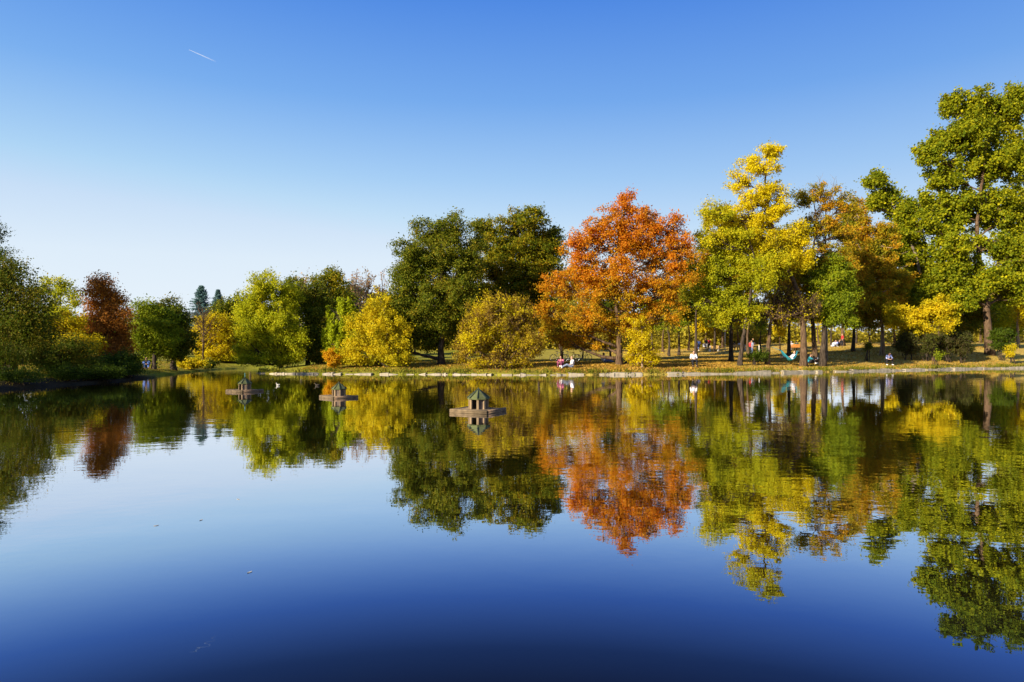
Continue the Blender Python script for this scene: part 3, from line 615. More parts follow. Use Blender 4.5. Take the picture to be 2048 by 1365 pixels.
tree('leafy_tree', 'green tree filling the gap under the leaning poplar', 1806, 84, [(1806, 650), (1806, 560)], [(1800, 500, 34, 40), (1828, 555, 46, 46), (1786, 590, 40, 40), (1840, 610, 40, 40)], 'green', BARK_DARK, .22, cr=.8, dens=1.1, seed=98, group=GR)
tree('leafy_tree', 'yellowing tree low behind the huge poplar trunk, right of it', 2010, 90, [(2010, 650), (2010, 600)], [(2010, 600, 36, 40), (1990, 640, 30, 26), (2040, 640, 36, 30)], 'ygreen', BARK_DARK, .2, cr=.8, dens=1.0, seed=99, group=GR)
bare('bare_tree', 'leafless grey treetop rising behind the orange-brown tree', 1652, 64, 340, 60, 61, BARK_GREY, .2, 34, group=GR)
tree('leafy_tree', 'fresh light green tree with a dark double trunk', 1645, 58, [(1648, 650), (1655, 590), (1665, 540)],
     [(1665, 526, 30, 24), (1650, 566, 38, 30), (1690, 566, 26, 30), (1672, 606, 40, 24), (1628, 598, 22, 22), (1640, 625, 26, 14), (1672, 640, 38, 14)], 'green', BARK_DARK, .25, cr=.55, dens=1.6, nl=75, seed=62, group=GR)
tree('maple_tree', 'orange and gold tree with a pale forked trunk behind the seated person', 1764, 71, [(1762, 650), (1752, 590), (1745, 500)],
     [(1722, 458, 28, 30), (1750, 505, 38, 34), (1728, 548, 36, 32), (1772, 555, 36, 38), (1740, 598, 46, 30), (1786, 600, 22, 28), (1722, 626, 28, 16), (1700, 510, 24, 30), (1700, 560, 26, 34), (1712, 420, 18, 22), (1762, 470, 26, 24), (1800, 560, 22, 26), (1765, 635, 34, 14), (1736, 646, 34, 12)], 'obrown', BARK_PALE, .22, cr=.55,
     dens=1.0, nl=60, seed=63, group=GR)
tree('poplar_tree', 'huge green poplar with a thick brown trunk towering at the right edge of the photo', 1980, 74, [(1976, 640), (1968, 590), (1958, 530), (1955, 470), (1960, 380), (1970, 290), (1990, 220)],
     [(1905, 214, 26, 26), (1945, 208, 34, 22), (1880, 286, 28, 28), (1852, 312, 28, 26), (1930, 272, 44, 44), (1985, 236, 38, 40), (2035, 214, 40, 50), (2045, 310, 40, 60), (1985, 320, 52, 46), (1902, 356, 46, 32),
      (1868, 412, 40, 28), (1930, 412, 46, 36), (2000, 416, 50, 44), (2056, 420, 40, 60), (1845, 452, 36, 18), (1900, 462, 30, 22), (1980, 490, 36, 26), (2026, 510, 40, 30), (1925, 530, 36, 34), (2000, 565, 40, 26),
      (1890, 500, 38, 26), (1965, 560, 30, 30), (2070, 520, 40, 50), (1925, 595, 36, 26), (2030, 585, 34, 26), (1895, 545, 34, 26)],
     'poplar', BARK_BROWN, .40, cr=.62, dens=1.15, nl=50, ls=.2, seed=64, group=GR, aspect=.9, flat=.95, rise=1.3)
tree('poplar_tree', 'leaning green poplar whose tip stands clear left of the huge poplar', 1856, 76, [(1852, 620), (1840, 540), (1812, 460), (1780, 400), (1764, 360)],
     [(1748, 362, 20, 20), (1775, 396, 26, 22), (1742, 412, 20, 14), (1800, 425, 30, 20), (1830, 500, 36, 30), (1862, 560, 46, 36), (1836, 590, 34, 28), (1810, 460, 26, 24)], 'poplar', BARK_GREY, .25, cr=.7,
     dens=1.7, nl=55, ls=.2, seed=65, group=GR, aspect=.9, rise=1.3)
bare('bare_tree', 'pale leafless tree between the leaning poplar and the huge poplar', 1832, 80, 405, 30, 66, BARK_PALE, .18, 20, group=GR)
tree('young_tree', 'small bright yellow tree with a leaning trunk left of the dark clipped bushes', 1868, 67, [(1864, 640), (1850, 610)],
     [(1842, 636, 36, 20), (1804, 640, 26, 18), (1870, 616, 32, 20), (1824, 662, 28, 12), (1888, 645, 18, 16), (1790, 620, 16, 14)], 'yellow', BARK_BROWN, .15, cr=.5, dens=1.5, nl=65, seed=67, group=GR)
tree('leafy_tree', 'dense dark green tree behind the clipped bushes and the small yellow tree', 1930, 84, [(1930, 660), (1925, 590)],
     [(1918, 590, 42, 46), (1950, 636, 36, 36), (1900, 640, 30, 30), (1880, 580, 26, 30)], 'dark_y', BARK_DARK, .22, cr=.8, seed=68, group=GR)
tree('leafy_tree', 'thin olive tree with two stems at the right edge of the photo', 2036, 84, [(2036, 640), (2040, 580)], [(2040, 592, 24, 36), (2028, 560, 22, 22), (2056, 630, 26, 30)], 'gold', BARK_PALE, .18, cr=.8, dens=1.1, nl=45, seed=69, group=GR)
# bushes along the right bank
for q, (bx, bd, bl, blobs, lf) in enumerate((
    (1816, 66.5, 'dark airy bush right of the seated person in blue', [(1816, 676, 20, 13), (1812, 692, 18, 14), (1822, 700, 14, 8)], 'purple'),
    (1852, 66.5, 'thin twiggy bush below the small yellow tree', [(1852, 680, 13, 14), (1850, 698, 12, 10)], 'purple'),
    (1893, 67.5, 'dark leafy bush left of the block-shaped clipped bush', [(1893, 680, 20, 12), (1890, 698, 20, 12)], 'purple'),
    (1926, 67.5, 'dark block-shaped clipped bush left of the poplar trunk', [(1926, 678, 20, 12), (1926, 698, 20, 14)], 'purple'),
    (2003, 71, 'round clipped dark bush at the foot of the huge poplar', [(2003, 674, 23, 15), (2002, 692, 18, 10)], 'dark'),
    (1510, 56.2, 'low dark green shrub in front of the standing person in red and black', [(1506, 711, 16, 8), (1524, 712, 14, 8)], 'dark'),
    (1735, 64, 'tiny sparse shrub left of the dark airy bush, behind the seated person', [(1736, 692, 8, 8)], 'dark_y'),
    (2021, 68.6, 'small yellow sapling near the water at the right edge', [(2020, 705, 9, 9), (2024, 697, 5, 8)], 'yellow'),
    (1872, 63, 'little round weed shrub on the shaded grass near the right bank', [(1872, 712, 9, 5)], 'green'))):
    tree('clipped_bush' if 'clipped' in bl else 'small_bush', bl, bx, bd, [], blobs, lf, BARK_DARK, .09, cr=.32, dens=1.5, nl=36, ls=.13, seed=80 + q, cat='bush', group=GS, stems=6)
# ---- thin trees standing on the lawn behind the bank: five kinds, then copies
KIND = {}
def lawn_tree(kind, x, d, label, top, rot=0.0, sx=1.0):
    """top: photo row of the crown's top."""
    loc = at(x, d)
    h = EYE + (HZ - top) * d / F - loc[2]
    if kind not in KIND:
        lf, bk, bl, kw = dict(
            olive=('dark_y', BARK_DARK, [(0, 0.72, .20, .20), (-.13, .58, .14, .14), (.14, .6, .15, .15), (.02, .86, .13, .13), (0, .48, .16, .09)], dict()),
            gold=('gold', BARK_BROWN, [(0, .70, .17, .2), (-.12, .56, .12, .14), (.13, .62, .13, .15), (.0, .88, .10, .12)], dict()),
            green=('green', BARK_DARK, [(0, .74, .19, .2), (-.15, .62, .13, .14), (.15, .55, .14, .13), (.05, .88, .12, .12)], dict()),
            sparse=('obrown', BARK_BROWN, [(0, .74, .16, .2), (-.12, .6, .11, .12), (.13, .66, .12, .14), (-.02, .9, .10, .10)], dict(dens=.7, nl=22, twigs=2.5)),
            yellow=('yellow', BARK_BROWN, [(0, .66, .2, .2), (-.15, .5, .14, .13), (.15, .55, .15, .15), (.02, .85, .13, .13)], dict()))[kind]
        H0 = h * F / d                       # height in photo pixels at this depth
        yb = HZ - (loc[2] - EYE) * F / d
        T = [(x + rs.uniform(-4, 4), yb - H0 * f) for f in (.25, .5, .8)]
        B = [(x + bx * H0, yb - by * H0, rx * H0, ry * H0) for bx, by, rx, ry in bl]
        a = dict(dens=1.2, nl=50, cr=.8, ls=.2); a.update(kw)
        o = tree('lawn_tree', label, x, d, T, B, lf, bk, .17, seed=100 + len(KIND), group=GB, **a)
        KIND[kind] = (o, h)
    else:
        o, h0 = KIND[kind]
        dup(o, loc, rot, label, GB, (sx * h / h0, sx * h / h0, h / h0))
LAWN = [
    ('olive', 1358, 88, 'forked thin-trunked lawn tree left of the two strolling people', 560), ('green', 1337, 84, 'thin green lawn tree just right of the orange-red maple', 590),
    ('gold', 1377, 104, 'golden lawn tree right behind the forked lawn tree', 585), ('sparse', 1326, 100, 'half bare lawn tree at the right rim of the orange-red maple', 600),
    ('olive', 1428, 98, 'thick-trunked olive lawn tree beside the end of the short bench', 575), ('yellow', 1410, 112, 'yellow lawn tree far behind the two strolling people', 610),
    ('gold', 1444, 108, 'golden lawn tree between the short bench and the long bench', 590), ('sparse', 1497, 84, 'half bare lawn tree over the standing person in red and black', 560),
    ('green', 1524, 78, 'leaning lawn tree with a thin dark trunk right of the person in red and black', 600), ('gold', 1478, 112, 'golden lawn tree behind the long bench', 600),
    ('yellow', 1560, 92, 'low yellow lawn tree hanging over the hammock', 620), ('olive', 1590, 118, 'olive lawn tree behind the orange bench', 590),
    ('gold', 1638, 106, 'golden lawn tree right of the orange bench', 600), ('green', 1662, 98, 'green lawn tree left of the picnic group', 590),
    ('sparse', 1688, 96, 'half bare lawn tree with a dark trunk beside the picnic group', 560), ('olive', 1712, 108, 'olive lawn tree just right of the picnic group', 590),
    ('gold', 1740, 112, 'golden lawn tree behind the orange and gold tree', 585), ('yellow', 1790, 106, 'yellow lawn tree behind the dark airy bush', 600),
    ('sparse', 1815, 112, 'half bare lawn tree behind the small bright yellow tree', 560), ('olive', 1165, 72, 'stout grey-trunked lawn tree behind the two women sitting on the bank', 620),
    ('gold', 1189, 96, 'golden lawn tree behind the parked bicycles', 610), ('olive', 1222, 66, 'dark thin-trunked tree just behind the orange-red maple trunk', 560),
    ('green', 1300, 92, 'green lawn tree behind the slender yellow sapling', 590), ('olive', 1075, 92, 'olive lawn tree hidden behind the big golden bush', 560),
    ('gold', 1120, 104, 'golden lawn tree behind the small orange-brown maple', 600), ('green', 950, 100, 'green lawn tree in the gap between the dark maple trunks', 610),
    ('olive', 830, 98, 'olive lawn tree behind the left skirt of the dark maple', 610), ('gold', 760, 92, 'golden lawn tree behind the spreading yellow tree', 572),
    ('olive', 700, 88, 'olive lawn tree behind the lime willow', 562), ('green', 575, 86, 'green tree behind the broad willow', 566),
    ('gold', 500, 92, 'golden tree behind the left side of the broad willow', 588), ('yellow', 290, 84, 'yellow tree behind the left round green tree', 640),
    ('olive', 240, 76, 'olive tree behind the reddish brown chestnut', 640), ('yellow', 95, 62, 'yellow tree glowing through under the big dark tree', 660),
    ('green', 160, 84, 'green tree behind the golden low tree', 630), ('sparse', 345, 92, 'half bare tree behind the round green pair', 650),
    ('gold', 385, 96, 'golden tree left of the conifers', 660), ('olive', 1985, 104, 'olive tree behind the huge poplar trunk', 600),
    ('gold', 1880, 110, 'golden tree behind the dense dark green tree', 590), ('yellow', 2015, 112, 'yellow tree right behind the round clipped bush', 620),
    ('olive', 2075, 100, 'olive tree at the very right edge behind the two-stemmed tree', 570), ('sparse', 1960, 112, 'half bare tree left behind the huge poplar trunk', 580)]
for q, (kd, x_, d_, lb, tp_) in enumerate(LAWN):
    lawn_tree(kd, x_, d_, lb, tp_, rot=q * 1.7, sx=1.0 + 0.25 * math.sin(q * 2.3))
# ---- the wood that closes the park far behind, one mass
rw = np.random.RandomState(77)
CL = []
for q in range(4200):
    az = rw.uniform(-0.86, 0.90); dd = rw.uniform(113, 168)
    hh = (9.0 + 3.5 * math.sin(az * 9 + 1) + 2.0 * math.sin(az * 23)) * (0.42 if az < -0.28 else 0.9 if az < 0.12 else 0.56)
    if az > .2 and rw.uniform() < .45 and math.sin(az * 41) > .2: continue
    c = np.array([math.tan(az) * dd, dd, 1.9 + hh * rw.uniform(0.0, 1.0) ** 1.4])
    N = 110
    CL.append(c + rw.normal(0, 1, (N, 3)) * np.array([1.7, 1.7, 1.0]))
CL = np.vstack(CL); CL[:, 2] = np.maximum(CL[:, 2], 1.5)
V, Q = leaf_mesh(rw, CL, np.full(len(CL), .52), np.array([0, -1.0, 0]), .4, .5)
tag(mesh_np('wood', V, Q, mat_leaf('leaf_far_wood', [MG, OL, (0.24, 0.20, 0.02), (0.36, 0.28, 0.02), (0.42, 0.34, 0.02)], patch=.12, transl=.5)), kind='stuff',
    label='mixed green and golden wood closing the park far behind the lawn')
#END_TREES

# ------------------------------------------------------------------ ground cover
rg = np.random.RandomState(31)
def scatter(n, boxes):
    out = []
    for (x0, x1, y0, y1, w) in boxes:
        out.append(np.stack([rg.uniform(x0, x1, int(n * w)), rg.uniform(y0, y1, int(n * w))], 1))
    P = np.vstack(out); s_ = shore_dist(P[:, 0], P[:, 1]); k = s_ > 0.55
    return np.column_stack([P[k], ground_z(P[k, 0], P[k, 1], s_[k])])
C = scatter(42000, [(-16, 14, 49, 62, .15), (3, 18, 49, 58, .35), (12, 50, 50, 80, .35), (12, 60, 78, 110, .15)])
C[:, 2] += 0.025
V, Q = leaf_mesh(rg, C, np.full(len(C), .15), np.array([0, 0, 1.0]), 1.2, .3)
tag(mesh_np('fallen_leaves', V, Q, mat_leaf('leaf_fallen', [BR, (0.26, 0.13, 0.03), (0.40, 0.25, 0.04), (0.42, 0.22, 0.03), GO], patch=.3, transl=0.1, gain=1.0)), kind='stuff', label='fallen orange and yellow leaves lying on the lawn')
# weeds and long grass along the kerb, grass on the lawn
nb = 9000
t_ = rg.uniform(0, acc[-1], nb); px_ = np.interp(t_, acc, seg[:, 0]); py_ = np.interp(t_, acc, seg[:, 1])
dens_ = 0.5 + 0.5 * np.sin(t_ * 0.9) * np.sin(t_ * 0.37 + 1) + 0.25 * np.sin(t_ * 3.1)
k = rg.uniform(0, 1, nb) < np.clip(dens_, .06, 1)
P0 = np.stack([px_[k], py_[k] + rg.uniform(-0.12, 1.1, k.sum()) ** 1], 1)
s_ = shore_dist(P0[:, 0], P0[:, 1]); P0 = P0[s_ > -0.2]; s_ = s_[s_ > -0.2]
Z0 = np.maximum(ground_z(P0[:, 0], P0[:, 1], s_), 0.05)
def blades(P, h0, h1, lean, wd):
    N = len(P); h = rg.uniform(h0, h1, N); a = rg.uniform(0, 6.283, N); d_ = np.stack([np.cos(a), np.sin(a), 0 * a], 1)
    tip = P + d_ * (lean * h)[:, None] + np.array([0, 0, 1.0]) * h[:, None]; sd_ = np.stack([-d_[:, 1], d_[:, 0], 0 * a], 1) * wd
    mid = (P + tip) / 2 + np.array([0, 0, .1]) * h[:, None]
    V = np.stack([P, mid - sd_, tip, mid + sd_], 1).reshape(-1, 3)
    return V, np.arange(4 * N).reshape(-1, 4)
V, Q = blades(np.column_stack([P0, Z0 - .03]), .12, .42, .55, .035)
tag(mesh_np('bank_weeds', V, Q, mat_leaf('leaf_weeds', [MG, (0.11, 0.12, 0.01), (0.20, 0.18, 0.015), (0.28, 0.20, 0.03)], patch=.8, gain=1.0, transl=.25)), kind='stuff', label='green and yellow weeds hanging over the stone edge of the bank')
C = scatter(90000, [(-16, 20, 49, 70, .5), (20, 52, 52, 90, .4), (-38, -21, 28, 66, .2)])
V, Q = blades(C - np.array([0, 0, .02]), .04, .13, .7, .02)
tag(mesh_np('grass', V, Q, mat_leaf('leaf_lawn', [YG, (0.34, 0.26, 0.02), (0.44, 0.26, 0.05), (0.46, 0.24, 0.05)], patch=.25, gain=1.0)), kind='stuff', label='short dry grass of the park lawn')

# ------------------------------------------------------------------ floating duck houses
LOG = mat_plain('weathered_log', (0.165, 0.115, 0.062), 0.9, 0.4, 7, 0.6)
LOGD = mat_plain('weathered_log_end', (0.22, 0.14, 0.08), 0.9, 0.4, 9, 0.4)
WALLM = mat_plain('hut_board', (0.15, 0.105, 0.075), 0.85, 0.3, 6, 0.4)
POSTM = mat_plain('hut_post', (0.27, 0.185, 0.10), 0.85, 0.25, 6, 0.3)
ROOFM = mat_plain('green_roof_felt', (0.095, 0.105, 0.035), 0.8, 0.35, 9, 0.3)
RIDGE = mat_plain('dark_ridge_strip', (0.03, 0.04, 0.025), 0.7, 0.2)
def duck_house(label, x, d, rot, sc):
    root = thing('duck_house', label, 'duck house', (PX(x, d), d, 0), rot, 'floating duck houses')
    root.scale = (sc, sc, sc)
    S_ = 0.555
    raft = MB()
    for lay, z in enumerate((-0.07, -0.01, 0.045)):               # crossed layers of logs
        for q in range(9):
            o_ = -S_ + 0.07 + q * (2 * S_ - 0.14) / 8
            e = S_ + (0.02 * math.sin(q * 2.1 + lay))
            if lay % 2 == 0: p = np.array([(-e, o_, z), (0, o_ + .008 * math.sin(q), z + .004), (e, o_, z)])
            else: p = np.array([(o_, -e, z), (o_, 0, z), (o_, e, z)])
            raft.tube(p, 0.046, 7)
    raft.build('raft', LOG, root, True)
    sk = MB()
    for z in (-0.035, 0.025, 0.072):                                # long side poles that close the raft
        sk.tube(np.array([(-S_ - .05, -S_ - .03, z), (S_ + .03, -S_ - .03, z)]), 0.038, 7)
        sk.tube(np.array([(-S_ - .03, -S_ - .05, z), (-S_ - .03, S_ + .03, z)]), 0.038, 7)
    sk.build('side_pole', LOG, root, True)
    ed = MB()
    for z in (-0.035, 0.025, 0.072):
        ed.tube(np.array([(S_ + .03, -S_, z), (S_ + .03, S_ + .03, z)]), 0.038, 7)
    ed.build('end_board', LOGD, root, True)
    rw_, zb, zt = 0.255, 0.085, 0.41
    for q in range(8):                                            # eight sides, doorways left open
        wl = MB()
        a0, a1 = (q + .5) * math.pi / 4, (q + 1.5) * math.pi / 4
        p0, p1 = np.array([math.cos(a0), math.sin(a0)]) * rw_, np.array([math.cos(a1), math.sin(a1)]) * rw_
        if q in (5, 1): continue
        n_ = (p0 + p1) / np.linalg.norm(p0 + p1) * .02
        wl.add([(*p0, zb), (*p1, zb), (*p1, zt), (*p0, zt), (*(p0 - n_), zb), (*(p1 - n_), zb), (*(p1 - n_), zt), (*(p0 - n_), zt)],
               [(0, 1, 2, 3), (5, 4, 7, 6), (3, 2, 6, 7), (0, 4, 5, 1), (0, 3, 7, 4), (1, 5, 6, 2)])
        wl.build('wall_panel', WALLM, root)
    for q in range(8):
        a0 = (q + .5) * math.pi / 4
        pm = MB(); pm.box((math.cos(a0) * (rw_ + .012), math.sin(a0) * (rw_ + .012), (zb + zt) / 2), (.045, .06, zt - zb), rz(a0)); pm.build('post', POSTM, root)
    rf = MB(); re, ez, az = 0.325, 0.40, 0.66
    ring = [(math.cos((q + .5) * math.pi / 4) * re, math.sin((q + .5) * math.pi / 4) * re, ez) for q in range(8)]
    ring2 = [(a_, b_, c_ - .03) for a_, b_, c_ in ring]
    tip = [(math.cos((q + .5) * math.pi / 4) * .012, math.sin((q + .5) * math.pi / 4) * .012, az) for q in range(8)]
    low = [(x_ * .05, y_ * .05, ez - .03) for x_, y_, z_ in ring]
    rf.add(ring + ring2 + tip + low, [f for q in range(8) for f in ((q, (q + 1) % 8, 16 + (q + 1) % 8, 16 + q), (8 + q, 8 + (q + 1) % 8, (q + 1) % 8, q), (8 + (q + 1) % 8, 8 + q, 24 + q, 24 + (q + 1) % 8))])
    me_o = rf.build('roof', ROOFM, root)
    rd = MB()
    for p in ring: rd.tube(np.array([(p[0] * 1.01, p[1] * 1.01, p[2] + .012), (0, 0, az + .012)]), [.020, .012], 5)
    rd.tube(np.array([(0, 0, az - .02), (0, 0, az + .04)]), [.03, .02], 6)
    rd.build('ridge', RIDGE, me_o)
    return root
duck_house('nearest floating duck house, its log raft lit pale in front', 957, 19.8, R(-25), 1.0)
duck_house('middle floating duck house, its raft corner turned towards the camera', 678, 25.6, R(-46), 0.86)
h3 = duck_house('farthest floating duck house, left of the other two, with a spike on its roof', 490, 29.4, R(-30), 0.90)
fm = MB(); fm.tube(np.array([(0, 0, .64), (0, 0, .86)]), [.022, .012], 6); fm.sphere((0, 0, .87), .022); fm.build('spike', mat_plain('turquoise_paint', (0.08, 0.30, 0.28), .5, .2), h3, True)

# ------------------------------------------------------------------ people
def remesh(mb, name, voxel, mat, parent, smooth=4, extra=None):
    """Fuse overlapping tapered limbs into one continuous skin."""
    o = mb.build('tmp', None or mat); md = o.modifiers.new('r', 'REMESH'); md.mode = 'VOXEL'; md.voxel_size = voxel
    sm = o.modifiers.new('s', 'SMOOTH'); sm.iterations = smooth; sm.factor = .5
    dg = bpy.context.evaluated_depsgraph_get(); me = bpy.data.meshes.new_from_object(o.evaluated_get(dg), depsgraph=dg)
    bpy.data.objects.remove(o)
    me.name = name; me.materials.clear(); me.materials.append(mat)
    me.polygons.foreach_set('use_smooth', np.ones(len(me.polygons), bool))
    p = bpy.data.objects.new(name, me); COL.objects.link(p); p.parent = parent
    return p
SKIN = mat_plain('skin', (0.50, 0.28, 0.18), .55, .08)
def cloth(name, c): return mat_plain(name, c, .85, .15, 12, .2)
CL_ = dict(pink=cloth('pink_cotton', (.55, .14, .22)), white=cloth('white_cotton', (.72, .70, .72)), blue=cloth('blue_cotton', (.10, .18, .50)), lilac=cloth('pale_blue_cotton', (.42, .46, .78)),
           black=cloth('black_cloth', (.012, .012, .016)), jeans=cloth('denim', (.10, .15, .30)), pale=cloth('pale_denim', (.22, .25, .34)), red=cloth('red_cotton', (.45, .03, .03)),
           navy=cloth('navy_cloth', (.02, .03, .09)), green=cloth('dark_green_cloth', (.02, .06, .04)), teal=cloth('turquoise_cloth', (.02, .20, .26)), maroon=cloth('maroon_cloth', (.16, .03, .07)),
           rose=cloth('rose_white_cotton', (.75, .42, .42)), grey=cloth('grey_cloth', (.20, .20, .22)))
HAIR = dict(dark=cloth('dark_hair', (.015, .010, .008)), brown=cloth('brown_hair', (.09, .045, .02)), fair=cloth('fair_hair', (.30, .18, .07)), grey=cloth('grey_hair', (.35, .33, .32)))
SHOE = dict(white=cloth('white_shoe', (.75, .74, .72)), dark=cloth('dark_shoe', (.02, .018, .016)))

def arms(sh, el, ha): return dict(sh=sh, el=el, ha=ha)
def pose(kind):
    """Joints in metres, facing -Y; (left, right) pairs as seen from behind."""
    J = {}
    if kind == 'stand':
        J = dict(pel=(0, 0, .95), che=(0, .01, 1.28), nec=(0, .01, 1.47), hea=(0, -.02, 1.60), sh=[(s, .01, 1.41) for s in (-.18, .18)], el=[(-.23, .03, 1.13), (.23, .03, 1.13)],
                 ha=[(-.23, -.06, .90), (.23, -.06, .90)], hip=[(-.09, 0, .92), (.09, 0, .92)], kne=[(-.10, -.01, .50), (.10, -.01, .50)], ank=[(-.11, .02, .08), (.11, .02, .08)])
    if kind == 'walk':
        J = dict(pel=(0, 0, .93), che=(0, -.02, 1.27), nec=(0, -.03, 1.46), hea=(0, -.06, 1.59), sh=[(-.18, -.02, 1.40), (.18, -.02, 1.40)], el=[(-.23, .12, 1.15), (.22, -.10, 1.14)],
                 ha=[(-.22, .10, .90), (.19, -.30, .99)], hip=[(-.09, 0, .91), (.09, 0, .91)], kne=[(-.10, -.20, .52), (.10, .05, .49)], ank=[(-.10, -.28, .08), (.10, .32, .13)])
    if kind == 'sit':       # on a seat, hands in the lap
        J = dict(pel=(0, .05, .50), che=(0, .03, .83), nec=(0, -.02, 1.02), hea=(0, -.07, 1.15), sh=[(-.18, .01, .96), (.18, .01, .96)], el=[(-.25, -.06, .70), (.25, -.06, .70)],
                 ha=[(-.07, -.28, .62), (.07, -.28, .62)], hip=[(-.09, .03, .49), (.09, .03, .49)], kne=[(-.16, -.40, .50), (.16, -.40, .50)], ank=[(-.15, -.38, .08), (.15, -.38, .08)])
    if kind == 'hunch':     # on a low seat, elbows on the knees, feet apart
        J = dict(pel=(0, .08, .47), che=(0, -.12, .76), nec=(0, -.24, .92), hea=(0, -.34, 1.02), sh=[(-.18, -.20, .87), (.18, -.20, .87)], el=[(-.27, -.30, .60), (.27, -.30, .60)],
                 ha=[(-.05, -.50, .52), (.05, -.50, .52)], hip=[(-.09, .05, .45), (.09, .05, .45)], kne=[(-.24, -.36, .50), (.24, -.36, .50)], ank=[(-.25, -.34, .08), (.25, -.34, .08)])
    if kind == 'ground':    # on the ground, legs stretched out
        J = dict(pel=(0, 0, .12), che=(0, .08, .44), nec=(0, .06, .63), hea=(0, .02, .76), sh=[(-.17, .07, .57), (.17, .07, .57)], el=[(-.26, .18, .34), (.25, -.06, .34)],
                 ha=[(-.26, .30, .08), (.12, -.28, .28)], hip=[(-.09, -.02, .11), (.09, -.02, .11)], kne=[(-.10, -.44, .20), (.10, -.42, .26)], ank=[(-.10, -.86, .08), (.10, -.84, .08)])
    if kind == 'knees':     # on the ground, knees drawn up
        J = dict(pel=(0, .08, .12), che=(0, .05, .44), nec=(0, -.02, .62), hea=(0, -.07, .75), sh=[(-.17, .02, .56), (.17, .02, .56)], el=[(-.22, -.20, .40), (.22, -.20, .40)],
                 ha=[(-.04, -.42, .36), (.04, -.42, .36)], hip=[(-.09, .05, .11), (.09, .05, .11)], kne=[(-.12, -.30, .47), (.12, -.30, .47)], ank=[(-.12, -.46, .08), (.12, -.46, .08)])
    if kind == 'lounge':    # in a hammock, half lying
        J = dict(pel=(0, .05, .12), che=(0, .27, .40), nec=(0, .34, .58), hea=(0, .34, .72), sh=[(-.17, .28, .52), (.17, .28, .52)], el=[(-.24, .10, .34), (.24, .10, .34)],
                 ha=[(-.08, -.10, .34), (.08, -.10, .34)], hip=[(-.08, .02, .12), (.08, .02, .12)], kne=[(-.09, -.36, .30), (.09, -.38, .26)], ank=[(-.09, -.76, .34), (.09, -.78, .32)])
    return {k: np.array(v, float) for k, v in J.items()}

